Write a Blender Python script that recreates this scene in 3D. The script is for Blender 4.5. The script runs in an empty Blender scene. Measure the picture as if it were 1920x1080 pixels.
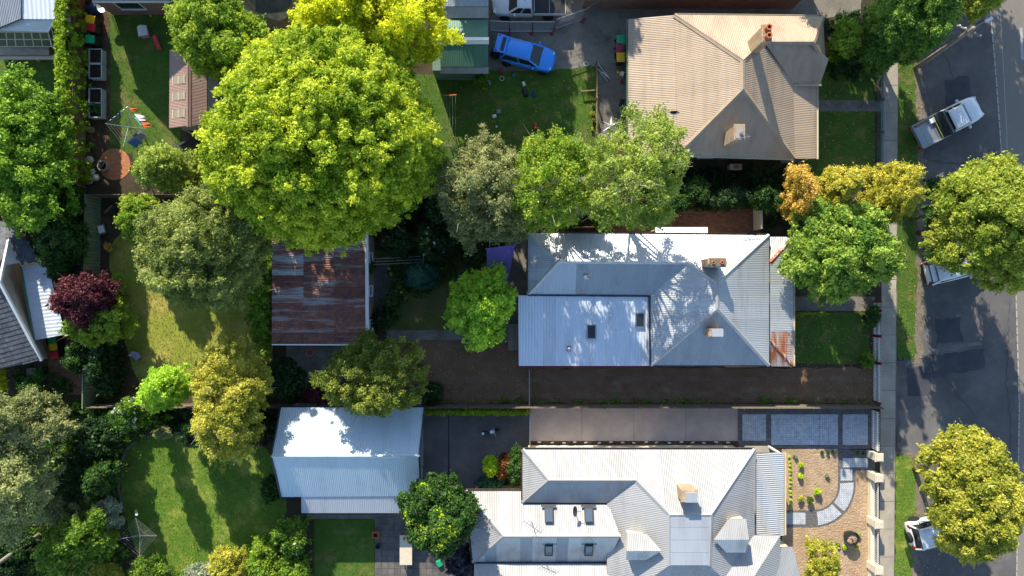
import bpy, math, random
import numpy as np
from mathutils import Vector, Matrix
random.seed(11); RNG = np.random.default_rng(11)
SC = bpy.context.scene; COL = SC.collection
R = math.radians
# ---------------------------------------------------------------- camera, sky, sun, exposure
CAMH, FOC = 50.0, 1300.0
cam = bpy.data.cameras.new('camera'); camo = bpy.data.objects.new('camera', cam); COL.objects.link(camo)
camo.location = (0, 0, CAMH); cam.sensor_width = 36; cam.lens = 36*FOC/1920; cam.clip_end = 500
SC.camera = camo
SUN_EL, SUN_AZ = R(27.5), R(-18)          # azimuth measured from +Y towards +X
wd = bpy.data.worlds.new('World'); SC.world = wd; wd.use_nodes = True
nt = wd.node_tree; sky = nt.nodes.new('ShaderNodeTexSky'); sky.sky_type = 'NISHITA'; sky.sun_disc = False
sky.ozone_density = 2.2; sky.dust_density = 0.5; sky.sun_elevation = SUN_EL; sky.sun_rotation = SUN_AZ
nt.links.new(sky.outputs[0], nt.nodes['Background'].inputs[0]); nt.nodes['Background'].inputs[1].default_value = 0.15
sl = bpy.data.lights.new('sun', 'SUN'); sl.energy = 5.0; sl.angle = R(0.5); sl.color = (1.0, 0.91, 0.76)
so = bpy.data.objects.new('sun', sl); COL.objects.link(so)
SD = Vector((math.sin(SUN_AZ)*math.cos(SUN_EL), math.cos(SUN_AZ)*math.cos(SUN_EL), math.sin(SUN_EL)))
so.rotation_euler = (-SD).to_track_quat('-Z', 'Y').to_euler(); so.location = SD*80
SC.view_settings.view_transform = 'Standard'; SC.view_settings.look = 'None'; SC.view_settings.exposure = 0.97
SC.cycles.max_bounces = 6; SC.cycles.transparent_max_bounces = 8

def W(px, py, z=0.0):
    """point at height z seen at photo position px,py (a plumb survey of the photograph)"""
    s = (CAMH-z)/FOC
    return Vector(((px-960)*s, (540-py)*s, z))

# ---------------------------------------------------------------- materials
MATS = {}
def lin(c):
    return tuple((x/12.92 if x <= .04045 else ((x+.055)/1.055)**2.4) for x in c)
def rgb(h):
    return lin(tuple(int(h[i:i+2], 16)/255 for i in (0, 2, 4)))
def col4(c): return (c[0], c[1], c[2], 1)
class NT:
    def __init__(s, name):
        s.m = bpy.data.materials.new(name); s.m.use_nodes = True; s.t = s.m.node_tree
        s.b = s.t.nodes['Principled BSDF']; s.o = s.t.nodes['Material Output']; MATS[name] = s.m
    def n(s, typ, **kw):
        x = s.t.nodes.new(typ)
        for k, v in kw.items():
            if k in x.inputs.keys(): x.inputs[k].default_value = v
            else: setattr(x, k, v)
        return x
    def l(s, a, b): s.t.links.new(a, b)
    def mix(s, fac, a, b, blend='MIX'):
        x = s.t.nodes.new('ShaderNodeMix'); x.data_type = 'RGBA'; x.blend_type = blend
        for sock, v in ((x.inputs[0], fac), (x.inputs[6], a), (x.inputs[7], b)):
            if hasattr(v, 'links'): s.l(v, sock)
            else: sock.default_value = v if isinstance(v, (int, float)) else col4(v)
        return x.outputs[2]
    def pos(s): return s.n('ShaderNodeNewGeometry').outputs['Position']
    def noise(s, scale, detail=5, rough=.6, vec=None, stretch=None):
        v = vec or s.pos()
        if stretch:
            mp = s.n('ShaderNodeMapping'); mp.inputs['Scale'].default_value = stretch; s.l(v, mp.inputs[0]); v = mp.outputs[0]
        x = s.n('ShaderNodeTexNoise'); x.inputs['Scale'].default_value = scale; x.inputs['Detail'].default_value = detail
        x.inputs['Roughness'].default_value = rough; s.l(v, x.inputs['Vector']); return x.outputs[0]
    def ramp(s, v, lo, hi):
        x = s.n('ShaderNodeMapRange'); x.inputs[1].default_value = lo; x.inputs[2].default_value = hi; s.l(v, x.inputs[0]); return x.outputs[0]
def pm(name, c1, c2=None, scale=2.0, rough=.85, fine=30.0, famt=.35, bump=.0, bscale=20., metal=0., c3=None, c3s=.7, c3lo=.56, c3hi=.68, stretch=None, vary=.0, spec=.3, bd=.03):
    """painted / earthen surface: two tones in patches, a fine grain, optional third tone in blotches, optional relief"""
    if name in MATS: return MATS[name]
    k = NT(name); c2 = c2 or tuple(x*.75 for x in c1)
    c = k.mix(k.ramp(k.noise(scale, 6, .62, stretch=stretch), .34, .66), c1, c2)
    if c3: c = k.mix(k.ramp(k.noise(c3s, 7, .68, stretch=stretch), c3lo, c3hi), c, c3)
    g = k.ramp(k.noise(fine, 3, .7), .25, .75)
    c = k.mix(famt, c, k.mix(g, (.25, .25, .25), (1.75, 1.75, 1.75)), 'MULTIPLY') if famt else c
    if vary:
        oi = k.n('ShaderNodeObjectInfo'); v = k.ramp(oi.outputs['Random'], -1/ (vary*2)*(1-vary), 0)
        mr = k.n('ShaderNodeMapRange'); mr.inputs[3].default_value = 1-vary; mr.inputs[4].default_value = 1+vary; k.l(oi.outputs['Random'], mr.inputs[0])
        hs = k.n('ShaderNodeHueSaturation'); k.l(c, hs.inputs['Color']); k.l(mr.outputs[0], hs.inputs['Value']); c = hs.outputs[0]
    k.l(c, k.b.inputs['Base Color']); k.b.inputs['Roughness'].default_value = rough; k.b.inputs['Metallic'].default_value = metal
    k.b.inputs['Specular IOR Level'].default_value = spec
    if bump:
        b = k.n('ShaderNodeBump'); b.inputs['Strength'].default_value = bump; b.inputs['Distance'].default_value = bd
        k.l(k.noise(bscale, 4, .7), b.inputs['Height']); k.l(b.outputs[0], k.b.inputs['Normal'])
    return k.m
def flat(name, c, rough=.5, metal=0., vary=0., spec=.4):
    return pm(name, c, tuple(x*.88 for x in c), 6., rough, 60., .1, 0, 20, metal, vary=vary, spec=spec)
def leafmat(name, dark, light, trans=.35):
    if name in MATS: return MATS[name]
    k = NT(name); at = k.n('ShaderNodeAttribute'); at.attribute_name = 'tint'
    c = k.mix(at.outputs['Fac'], dark, light)
    k.l(c, k.b.inputs['Base Color']); k.b.inputs['Roughness'].default_value = .5; k.b.inputs['Specular IOR Level'].default_value = .25
    tr = k.n('ShaderNodeBsdfTranslucent'); k.l(k.mix(.5, c, k.mix(1., c, (1.25, 1.15, .5), 'MULTIPLY')), tr.inputs[0])
    ms = k.n('ShaderNodeMixShader'); ms.inputs[0].default_value = trans
    k.l(k.b.outputs[0], ms.inputs[1]); k.l(tr.outputs[0], ms.inputs[2]); k.l(ms.outputs[0], k.o.inputs[0])
    return k.m
def brickmat(name, c1, c2, mortar, w=.24, h=.085, horiz=True, rot=0., rough=.9, msize=.012):
    if name in MATS: return MATS[name]
    k = NT(name); br = k.n('ShaderNodeTexBrick'); tc = k.pos()
    mp = k.n('ShaderNodeMapping'); k.l(tc, mp.inputs[0])
    if not horiz:
        # walls: run along x+y, rise along z
        sx = k.n('ShaderNodeSeparateXYZ'); k.l(tc, sx.inputs[0]); ad = k.n('ShaderNodeMath'); k.l(sx.outputs[0], ad.inputs[0]); k.l(sx.outputs[1], ad.inputs[1])
        cb = k.n('ShaderNodeCombineXYZ'); k.l(ad.outputs[0], cb.inputs[0]); k.l(sx.outputs[2], cb.inputs[1]); k.l(cb.outputs[0], mp.inputs[0])
    mp.inputs['Rotation'].default_value = (0, 0, rot)
    k.l(mp.outputs[0], br.inputs[0])
    br.inputs['Color1'].default_value = col4(c1); br.inputs['Color2'].default_value = col4(c2); br.inputs['Mortar'].default_value = col4(mortar)
    br.inputs['Scale'].default_value = 1; br.inputs['Mortar Size'].default_value = msize; br.inputs['Brick Width'].default_value = w; br.inputs['Row Height'].default_value = h
    c = k.mix(.5, br.outputs[0], k.mix(k.ramp(k.noise(3., 6, .7), .3, .7), (.5, .5, .5), (1.5, 1.5, 1.5)), 'MULTIPLY')
    k.l(c, k.b.inputs['Base Color']); k.b.inputs['Roughness'].default_value = rough
    b = k.n('ShaderNodeBump'); b.inputs['Strength'].default_value = .5; b.inputs['Distance'].default_value = .01; b.invert = True
    k.l(br.outputs[1], b.inputs['Height']); k.l(b.outputs[0], k.b.inputs['Normal'])
    return k.m
def roofmat(name, c, dirt, rough=.38, metal=.35, dlo=.5, dhi=.8, vary=.06, streak=(1, .12, 1), ds=1.2):
    if name in MATS: return MATS[name]
    k = NT(name)
    a = k.ramp(k.noise(ds, 6, .65, stretch=streak), dlo, dhi)
    cc = k.mix(a, c, dirt)
    cc = k.mix(.25, cc, k.mix(k.ramp(k.noise(25, 3, .7), .3, .7), (.6, .6, .6), (1.4, 1.4, 1.4)), 'MULTIPLY')
    oi = k.n('ShaderNodeObjectInfo'); mr = k.n('ShaderNodeMapRange'); mr.inputs[3].default_value = 1-vary; mr.inputs[4].default_value = 1+vary
    k.l(oi.outputs['Random'], mr.inputs[0]); hs = k.n('ShaderNodeHueSaturation'); k.l(cc, hs.inputs['Color']); k.l(mr.outputs[0], hs.inputs['Value'])
    k.l(hs.outputs[0], k.b.inputs['Base Color']); k.b.inputs['Metallic'].default_value = metal
    k.l(k.ramp(k.noise(2.3, 4, .6), .2, .8), k.b.inputs['Roughness'])
    rr = k.n('ShaderNodeMapRange'); rr.inputs[3].default_value = rough*.8; rr.inputs[4].default_value = rough*1.35; k.l(k.noise(2.3, 4, .6), rr.inputs[0]); k.l(rr.outputs[0], k.b.inputs['Roughness'])
    return k.m

# ---------------------------------------------------------------- mesh helpers
ORG = {}
class MB:
    def __init__(s): s.v = []; s.f = []; s.m = []; s.cm = 0
    def add(s, vs, fs):
        o = len(s.v); s.v += [tuple(x) for x in vs]; s.f += [tuple(i+o for i in f) for f in fs]; s.m += [s.cm]*len(fs); return s
    def box(s, c, d, rz=0., rx=0., ry=0., taper=1.):
        M = Matrix.Rotation(rz, 3, 'Z') @ Matrix.Rotation(ry, 3, 'Y') @ Matrix.Rotation(rx, 3, 'X'); c = Vector(c); vs = []
        for z in (-.5, .5):
            t = 1. if z < 0 else taper
            for x, y in ((-.5, -.5), (.5, -.5), (.5, .5), (-.5, .5)): vs.append(c + M @ Vector((x*d[0]*t, y*d[1]*t, z*d[2])))
        return s.add(vs, [(3, 2, 1, 0), (4, 5, 6, 7), (0, 1, 5, 4), (1, 2, 6, 5), (2, 3, 7, 6), (3, 0, 4, 7)])
    def bar(s, a, b, w, h=None):
        a = Vector(a); b = Vector(b); h = h or w; d = (b-a); L = d.length; d.normalize()
        u = Vector((0, 0, 1)) if abs(d.z) < .95 else Vector((1, 0, 0)); sx = d.cross(u).normalized()*w/2; sz = sx.cross(d).normalized()*h/2
        vs = [p+q for p in (a, b) for q in (-sx-sz, sx-sz, sx+sz, -sx+sz)]
        return s.add(vs, [(3, 2, 1, 0), (4, 5, 6, 7), (0, 1, 5, 4), (1, 2, 6, 5), (2, 3, 7, 6), (3, 0, 4, 7)])
    def prism(s, poly, z0, z1, top=None):
        n = len(poly); vs = [(p[0], p[1], z0) for p in poly] + [(p[0], p[1], z1) for p in (top or poly)]
        return s.add(vs, [tuple(range(n-1, -1, -1)), tuple(range(n, 2*n))] + [(i, (i+1) % n, (i+1) % n+n, i+n) for i in range(n)])
    def tube(s, pts, rad, n=8, cap=True):
        pts = [Vector(p) for p in pts]; rad = rad if isinstance(rad, (list, tuple)) else [rad]*len(pts); vs = []
        for i, p in enumerate(pts):
            d = (pts[min(i+1, len(pts)-1)]-pts[max(i-1, 0)]).normalized(); u = Vector((0, 0, 1)) if abs(d.z) < .9 else Vector((1, 0, 0))
            x = d.cross(u).normalized(); y = x.cross(d)
            for k in range(n):
                a = 2*math.pi*k/n; vs.append(p + (x*math.cos(a)+y*math.sin(a))*rad[i])
        fs = [(i*n+k, i*n+(k+1) % n, (i+1)*n+(k+1) % n, (i+1)*n+k) for i in range(len(pts)-1) for k in range(n)]
        if cap: fs += [tuple(range(n-1, -1, -1)), tuple(range((len(pts)-1)*n, len(pts)*n))]
        return s.add(vs, fs)
    def lathe(s, c, prof, n=20, sx=1., sy=1.):
        vs = []; c = Vector(c)
        for r, z in prof:
            for k in range(n): vs.append((c.x+math.cos(2*math.pi*k/n)*r*sx, c.y+math.sin(2*math.pi*k/n)*r*sy, c.z+z))
        fs = [(i*n+k, i*n+(k+1) % n, (i+1)*n+(k+1) % n, (i+1)*n+k) for i in range(len(prof)-1) for k in range(n)]
        fs += [tuple(range(n-1, -1, -1)), tuple(range((len(prof)-1)*n, len(prof)*n))]
        return s.add(vs, fs)
    def loft(s, rings, cap=True):
        n = len(rings[0]); vs = [p for r in rings for p in r]
        fs = [(i*n+k, i*n+(k+1) % n, (i+1)*n+(k+1) % n, (i+1)*n+k) for i in range(len(rings)-1) for k in range(n)]
        if cap: fs += [tuple(range(n-1, -1, -1)), tuple(range((len(rings)-1)*n, len(rings)*n))]
        return s.add(vs, fs)
    def build(s, name, mat, parent=None, world=False, smooth=False, bevel=0.):
        me = bpy.data.meshes.new(name); off = ORG.get(parent.name, Vector()) if (parent and world) else Vector()
        me.from_pydata([(v[0]-off.x, v[1]-off.y, v[2]-off.z) for v in s.v], [], s.f); me.update()
        mats = mat if isinstance(mat, (list, tuple)) else [mat]
        for m in mats: me.materials.append(m)
        if len(mats) > 1: me.polygons.foreach_set('material_index', s.m)
        if smooth: me.polygons.foreach_set('use_smooth', [True]*len(me.polygons))
        o = bpy.data.objects.new(name, me); COL.objects.link(o)
        if parent:
            o.parent = parent
            ORG[o.name] = off
        if bevel:
            b = o.modifiers.new('bevel', 'BEVEL'); b.width = bevel; b.segments = 2; b.limit_method = 'ANGLE'
        return o
def tag(o, label, cat, group=None):
    o['label'] = label; o['category'] = cat
    if group: o['group'] = group
    return o
def thing(name, label, cat, loc=(0, 0, 0), rz=0., group=None):
    o = bpy.data.objects.new(name, None); COL.objects.link(o); o.location = loc; o.rotation_euler = (0, 0, rz); o.empty_display_size = .3
    ORG[o.name] = Vector(loc); return tag(o, label, cat, group)
def dup(root, loc, rz=None, label=None, scale=None):
    def cp(o, par):
        c = o.copy(); COL.objects.link(c)
        for k in ('label', 'category', 'group'):
            if k in o: c[k] = o[k]
        if par: c.parent = par
        for ch in o.children: cp(ch, c)
        return c
    c = cp(root, None); c.location = loc
    if rz is not None: c.rotation_euler = (0, 0, rz)
    if scale: c.scale = (scale,)*3 if isinstance(scale, (int, float)) else scale
    if label: c['label'] = label
    return c
LAYER = [0]
def sheet(name, pxpoly, mat, layer=1, kind='structure', jag=0., parent=None, seg=.8, thick=.0):
    """a ground sheet, 4 mm per layer, with a slightly irregular edge when jag > 0"""
    P = [W(x, y) for x, y in pxpoly]; out = []
    for i, p in enumerate(P):
        q = P[(i+1) % len(P)]; n = max(1, int((q-p).length/seg)) if jag else 1
        for k in range(n):
            t = p.lerp(q, k/n)
            if jag: t = t+Vector((random.gauss(0, jag), random.gauss(0, jag), 0))
            out.append(t)
    b = MB(); z = .004*layer
    if thick: b.prism([(p.x, p.y) for p in out], -.02, z+thick)
    else: b.add([(p.x, p.y, z) for p in out], [tuple(range(len(out)))])
    o = b.build(name, mat, parent); 
    nrm = o.data.polygons[0].normal if not thick else None
    if nrm is not None and nrm.z < 0: o.data.flip_normals()
    if kind and not parent: o['kind'] = kind
    return o

# ---------------------------------------------------------------- corrugated roofs
def interval(poly, t):
    """d-range of polygon (list of (a,d)) on the line a = t"""
    ds = []
    for i in range(len(poly)):
        (a0, d0), (a1, d1) = poly[i], poly[(i+1) % len(poly)]
        if (a0 <= t) != (a1 <= t): ds.append(d0+(d1-d0)*(t-a0)/(a1-a0))
    return (min(ds), max(ds)) if len(ds) >= 2 else None
def slope(house, pts, down, mat, wave=.12, amp=.010, width=.8, under=None, lap=None, name='roof_sheet', thick=.09, world_pts=None, kids=True, mats=None):
    """one roof plane: a solid underlay part with profiled metal sheets as its pieces.  pts = (px,py,z) corners, down = fall direction (x,y)"""
    P = world_pts or [W(*p) for p in pts]
    n = Vector()
    for i in range(len(P)):
        p, q = P[i], P[(i+1) % len(P)]; n += Vector(((p.y-q.y)*(p.z+q.z), (p.z-q.z)*(p.x+q.x), (p.x-q.x)*(p.y+q.y)))
    n.normalize()
    if n.z < 0: n = -n; P = P[::-1]
    c = sum(P, Vector())/len(P)
    zp = lambda x, y: c.z-(n.x*(x-c.x)+n.y*(y-c.y))/n.z
    d = Vector((down[0], down[1])).normalized(); a = Vector((-d.y, d.x))
    b = MB(); m = len(P); top = [(p.x, p.y, zp(p.x, p.y)-.025) for p in P]
    b.add(top+[(x, y, z-thick) for x, y, z in top], [tuple(range(m)), tuple(range(2*m-1, m-1, -1))]+[(i, i+m, (i+1) % m+m, (i+1) % m) for i in range(m)])
    ul = b.build('roof_slope', under or MATS['fascia'], house, True)
    poly = [(p.x*a.x+p.y*a.y, p.x*d.x+p.y*d.y) for p in P]
    t0, t1 = min(q[0] for q in poly), max(q[0] for q in poly); step = wave/6
    brk = [t0+.001]; 
    while brk[-1]+width*1.4 < t1: brk.append(brk[-1]+width)
    brk.append(t1-.001)
    for i in range(len(brk)-1):
        s0, s1 = brk[i], brk[i+1]; ts = list(np.arange(s0, s1, step))+[s1]
        laps = [0]
        segs = [(0., 1.)] if not lap else None
        lines = [(t, interval(poly, t)) for t in ts]; lines = [(t, r) for t, r in lines if r and r[1]-r[0] > .003]
        if len(lines) < 2: continue
        D0 = min(r[0] for t, r in lines); D1 = max(r[1] for t, r in lines); cuts = [D0]
        if lap:
            off = 0 if not isinstance(lap, tuple) else lap[1]; L = lap if not isinstance(lap, tuple) else lap[0]
            k = D0+off if off else D0+L
            while k < D1-.3: cuts.append(k); k += L
        cuts.append(D1)
        for j in range(len(cuts)-1):
            e0, e1 = cuts[j], cuts[j+1]+(.05 if j < len(cuts)-2 else 0); vs = []; up = .002*(i % 2)+.004*(len(cuts)-j)*(1 if lap else 0)
            for t, r in lines:
                q0, q1 = max(r[0], e0), min(r[1], e1)
                if q1-q0 < .002: 
                    q1 = q0 = min(max(q0, r[0]), r[1])
                h = amp*math.cos(2*math.pi*t/wave)+up
                for q in (q0, q1):
                    x, y = a.x*t+d.x*q, a.y*t+d.y*q; vs.append((x, y, zp(x, y)+h))
            fs = [(2*k, 2*k+1, 2*k+3, 2*k+2) for k in range(len(lines)-1)]
            mm = mats(i, j) if mats else mat
            so_ = MB().add(vs, fs).build(name, mm, ul, True, smooth=True)
            if so_.data.polygons and so_.data.polygons[0].normal.z < 0: so_.data.flip_normals()
    return ul
def caps(house, lines, mat, r=.085, name='ridge_cap'):
    for p, q in lines:
        p, q = W(*p), W(*q); dd = (q-p).normalized(); sx = Vector((-dd.y, dd.x, 0)).normalized()
        b = MB(); u = Vector((0, 0, 1)); e = [(-1.7, -.075), (-.35, .005), (0, .05), (.35, .005), (1.7, -.075)]
        b.add([pt+sx*w*r+u*(h+.045) for pt in (p-dd*.03, q+dd*.03) for w, h in e], [(i, i+1, i+6, i+5) for i in range(4)])
        b.build(name, mat, house, True)
def gutters(house, lines, mat, w=.11):
    for p, q in lines:
        p, q = W(*p), W(*q); b = MB(); dd = (q-p).normalized(); sx = Vector((-dd.y, dd.x, 0)); c = sum((W(*x) for l in lines for x in l), Vector())/(2*len(lines))
        o = sx if ((p+q)/2-ORG[house.name]).dot(sx) > 0 else -sx
        z = Vector((0, 0, 1)); o = o*w
        pr = [o*.05+z*.0, o*.05-z*.1, o*1.05-z*.1, o*1.05+z*.005, o*.95+z*.005, o*.95-z*.085, o*.15-z*.085, o*.15]
        b.loft([[p+x for x in pr], [q+x for x in pr]]); b.build('gutter', mat, house, True)
def walls(house, pts, z1, mat, z0=-.1, name='wall'):
    return MB().prism([(p.x, p.y) for p in pts], z0, z1).build(name, mat, house, True)
def rect(x0, y0, x1, y1, z, inset=.45):
    a, b = W(x0, y0, z), W(x1, y1, z); xa, xb = min(a.x, b.x)+inset, max(a.x, b.x)-inset; ya, yb = min(a.y, b.y)+inset, max(a.y, b.y)-inset
    return [Vector((xa, ya, 0)), Vector((xb, ya, 0)), Vector((xb, yb, 0)), Vector((xa, yb, 0))]
def wall_window(house, a, b, z0, z1, out, frame, glass):
    """window in a wall from point a to b, proud by a little along out"""
    a, b, out = Vector(a), Vector(b), Vector(out).normalized(); f = MB(); d = (b-a).normalized(); t = .07
    for p, q in ((a, a+d*t), (b-d*t, b)): f.loft([[p+out*.0+Vector((0, 0, z)) for z in (z0, z1)]+[p+out*.05+Vector((0, 0, z)) for z in (z1, z0)], [q+Vector((0, 0, z)) for z in (z0, z1)]+[q+out*.05+Vector((0, 0, z)) for z in (z1, z0)]])
    f.bar(a+out*.03+Vector((0, 0, z0)), b+out*.03+Vector((0, 0, z0)), .12, .06); f.bar(a+out*.03+Vector((0, 0, z1)), b+out*.03+Vector((0, 0, z1)), .07, .07)
    wv = f.build('window', frame, house, True)
    MB().add([a+out*.012+Vector((0, 0, z0)), b+out*.012+Vector((0, 0, z0)), b+out*.012+Vector((0, 0, z1)), a+out*.012+Vector((0, 0, z1))], [(0, 1, 2, 3)]).build('pane', glass, wv, True)
def obox(house, name, mat, px, py, z0, z1, sx, sy, rz=0., taper=1., ztop=None):
    """upright block whose top is seen at px,py"""
    c = W(px, py, z1); return MB().box((c.x, c.y, (z0+z1)/2), (sx, sy, z1-z0), rz, taper=taper).build(name, mat, house, True)
# ---------------------------------------------------------------- shared materials
M = MATS
pm('fascia', rgb('6b5f55'), rgb('54493f'), 4., .7)
pm('soil', rgb('4d4132'), rgb('33301f'), .8, .95, 18., .6, .6, 14., c3=rgb('5d4a36'), c3s=.35)
pm('mulch', rgb('57432f'), rgb('3c3023'), 2.5, .95, 26., .9, .9, 22., c3=rgb('6d5a42'), c3s=1.3, c3lo=.55, c3hi=.62)
pm('asphalt', rgb('605d5b'), rgb('4f4d4c'), .35, .9, 55., .55, .35, 60., c3=rgb('6f6a62'), c3s=.5, c3lo=.5, c3hi=.75)
pm('asphalt_sunlit', rgb('7d766e'), rgb('6f6962'), .3, .88, 60., .5, .3, 60., c3=rgb('777068'), c3s=.25, stretch=(1, .3, 1))  # paler than the roadside asphalt: sunshine on this lane put into its colour
pm('verge_dirt', rgb('7e7466'), rgb('62594c'), 1.4, .95, 22., .9, .7, 18.)
pm('gravel', rgb('7a5f48'), rgb('684f3a'), .7, .95, 34., 1., .9, 34., c3=rgb('806a54'), c3s=.5)
pm('gravel_grey', rgb('8a857a'), rgb('6d675e'), .6, .95, 30., .95, .8, 30., c3=rgb('5f5a4a'), c3s=.4)
pm('concrete', rgb('a39b8c'), rgb('8d8577'), .8, .85, 40., .3, .15, 40., vary=.05)
pm('concrete_old', rgb('7b766d'), rgb('5f5b53'), 1.0, .9, 30., .5, .3, 30., c3=rgb('4c4a3f'), c3s=.8)
pm('concrete_pink', rgb('a69c97'), rgb('968d88'), .9, .85, 50., .35, .12, 50., vary=.04)
pm('slab_dark', rgb('6a6560'), rgb('55514d'), 2., .85, 30., .4, .2, 30., vary=.14)
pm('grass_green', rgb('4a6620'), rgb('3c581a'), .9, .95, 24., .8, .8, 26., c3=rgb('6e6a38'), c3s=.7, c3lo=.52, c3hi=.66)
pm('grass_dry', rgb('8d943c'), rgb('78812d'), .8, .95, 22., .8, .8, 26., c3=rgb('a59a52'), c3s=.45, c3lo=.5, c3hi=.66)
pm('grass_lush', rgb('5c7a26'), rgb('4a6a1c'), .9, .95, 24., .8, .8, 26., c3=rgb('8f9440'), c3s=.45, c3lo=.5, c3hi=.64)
pm('grass_thin', rgb('55602a'), rgb('4a4a28'), .8, .95, 22., .8, .8, 24., c3=rgb('5f5436'), c3s=.7, c3lo=.5, c3hi=.62)
pm('soil_pale', rgb('b79d80'), rgb('a0866a'), 1.4, .95, 16., .7, 1., 7., c3=rgb('b99f80'), c3s=.8, bd=.12)
brickmat('brick_paving', rgb('8a5f47'), rgb('6c4837'), rgb('57483c'), .22, .11)
brickmat('brick_ring', rgb('c07a50'), rgb('a86642'), rgb('8d6a4e'), .22, .11)
brickmat('brick_red', rgb('8e5640'), rgb('754532'), rgb('9a8f80'), .24, .085, False)
brickmat('brick_cream', rgb('b39a7c'), rgb('9c8163'), rgb('8a7a66'), .24, .085, False)
brickmat('brick_buff', rgb('b9a58c'), rgb('a58f76'), rgb('c0b5a4'), .24, .085, False)
brickmat('paver_light', rgb('c4c9cf'), rgb('b0b6bd'), rgb('8e9296'), .22, .11, True, R(45), msize=.022)
brickmat('paver_dark', rgb('6d6b69'), rgb('5a5958'), rgb('474645'), .22, .11)
flat('white_paint', rgb('e4e2dc'), .5); flat('cream_paint', rgb('d8cdb4'), .6); flat('cream_trim', rgb('cfc4aa'), .55)
flat('steel', rgb('a7aaab'), .35, .7); flat('dark_steel', rgb('3c3f42'), .45, .5); flat('black_plastic', rgb('1f2022'), .5)
flat('rubber', rgb('1c1c1d'), .85); flat('timber', rgb('8a7355'), .85); flat('timber_grey', rgb('857c6f'), .9, vary=.12)
flat('green_trim', rgb('5d7a68'), .6); flat('bin_green', rgb('1f9c6a'), .45); flat('bin_maroon', rgb('8c2d3f'), .45)
flat('bin_yellow', rgb('e0b01c'), .45); flat('bin_red', rgb('b31f25'), .45); flat('bin_body', rgb('26332c'), .55)
flat('terracotta', rgb('b5683f'), .85); flat('red_plastic', rgb('cc2f2f'), .4); flat('pink_plastic', rgb('d98aa5'), .45)
flat('tile_lime', rgb('87a53a'), .8); flat('purple_cloth', rgb('6a5a98'), .9); flat('stone', rgb('c9bda6'), .8); pm('line_white', rgb('a8a69f'), rgb('8d8b86'), 5., .8, 30., .6)
k = NT('glass_dark'); k.b.inputs['Base Color'].default_value = (.02, .025, .03, 1); k.b.inputs['Roughness'].default_value = .06; k.b.inputs['Specular IOR Level'].default_value = .6
k = NT('glass_sky'); k.b.inputs['Base Color'].default_value = (.06, .09, .12, 1); k.b.inputs['Roughness'].default_value = .05; k.b.inputs['Specular IOR Level'].default_value = .8
k = NT('polycarb'); k.b.inputs['Base Color'].default_value = col4(rgb('b9bdbb')); k.b.inputs['Roughness'].default_value = .25; k.b.inputs['Transmission Weight'].default_value = .45; k.b.inputs['IOR'].default_value = 1.2
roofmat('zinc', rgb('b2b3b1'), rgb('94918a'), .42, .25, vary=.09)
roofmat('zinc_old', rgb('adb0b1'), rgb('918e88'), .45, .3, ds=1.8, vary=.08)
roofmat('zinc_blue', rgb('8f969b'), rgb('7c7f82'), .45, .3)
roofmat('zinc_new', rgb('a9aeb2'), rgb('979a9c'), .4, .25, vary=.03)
roofmat('zinc_rust', rgb('a9a6a0'), rgb('94522c'), .6, .15, .44, .58, ds=1.6)
roofmat('rust_flash', rgb('9c5a35'), rgb('c9c0b4'), .7, .1, .5, .66, ds=4)
roofmat('white_roof', rgb('c6ced5'), rgb('adb3b8'), .45, .1, ds=1.5)
roofmat('cream_roof', rgb('9a9a99'), rgb('888680'), .45, .15, vary=.06)
roofmat('garage_roof', rgb('b3c1c5'), rgb('a2b0b3'), .42, .15, vary=.03)
roofmat('brown_roof', rgb('a28f79'), rgb('8a7864'), .5, .05, .46, .74, vary=.05)
roofmat('green_roof', rgb('47705a'), rgb('5b7d68'), .5, .05, vary=.06)
roofmat('shed_brown', rgb('94786c'), rgb('7d6156'), .5, .1, vary=.06)
roofmat('tin_wall', rgb('b9bfc1'), rgb('a0a6a8'), .5, .2)
pm('slate', rgb('5d6064'), rgb('474a4e'), 1.5, .75, 20., .5, .2, 20., vary=.14)
def rustmat(name, base, lo, hi):
    k = NT(name); n1 = k.noise(.9, 8, .72, stretch=(.22, 2.4, 1)); n2 = k.noise(5., 6, .75)
    a = k.ramp(n1, lo, hi); rust = k.mix(k.ramp(n2, .3, .7), rgb('643c30'), rgb('94624e')); rust = k.mix(k.ramp(k.noise(2.2, 5, .6), .45, .7), rust, rgb('5e3a3a'))
    c = k.mix(a, base, rust); c = k.mix(k.ramp(k.noise(9., 5, .8), .62, .7), c, rgb('bdb4aa'))
    oi = k.n('ShaderNodeObjectInfo'); mr = k.n('ShaderNodeMapRange'); mr.inputs[3].default_value = .75; mr.inputs[4].default_value = 1.25; k.l(oi.outputs['Random'], mr.inputs[0])
    hs = k.n('ShaderNodeHueSaturation'); k.l(c, hs.inputs['Color']); k.l(mr.outputs[0], hs.inputs['Value']); k.l(hs.outputs[0], k.b.inputs['Base Color'])
    k.b.inputs['Roughness'].default_value = .75
rustmat('rust_a', rgb('a09a97'), .38, .52); rustmat('rust_b', rgb('a3a09e'), .3, .46); rustmat('rust_c', rgb('a5a3a2'), .46, .58)

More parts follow.
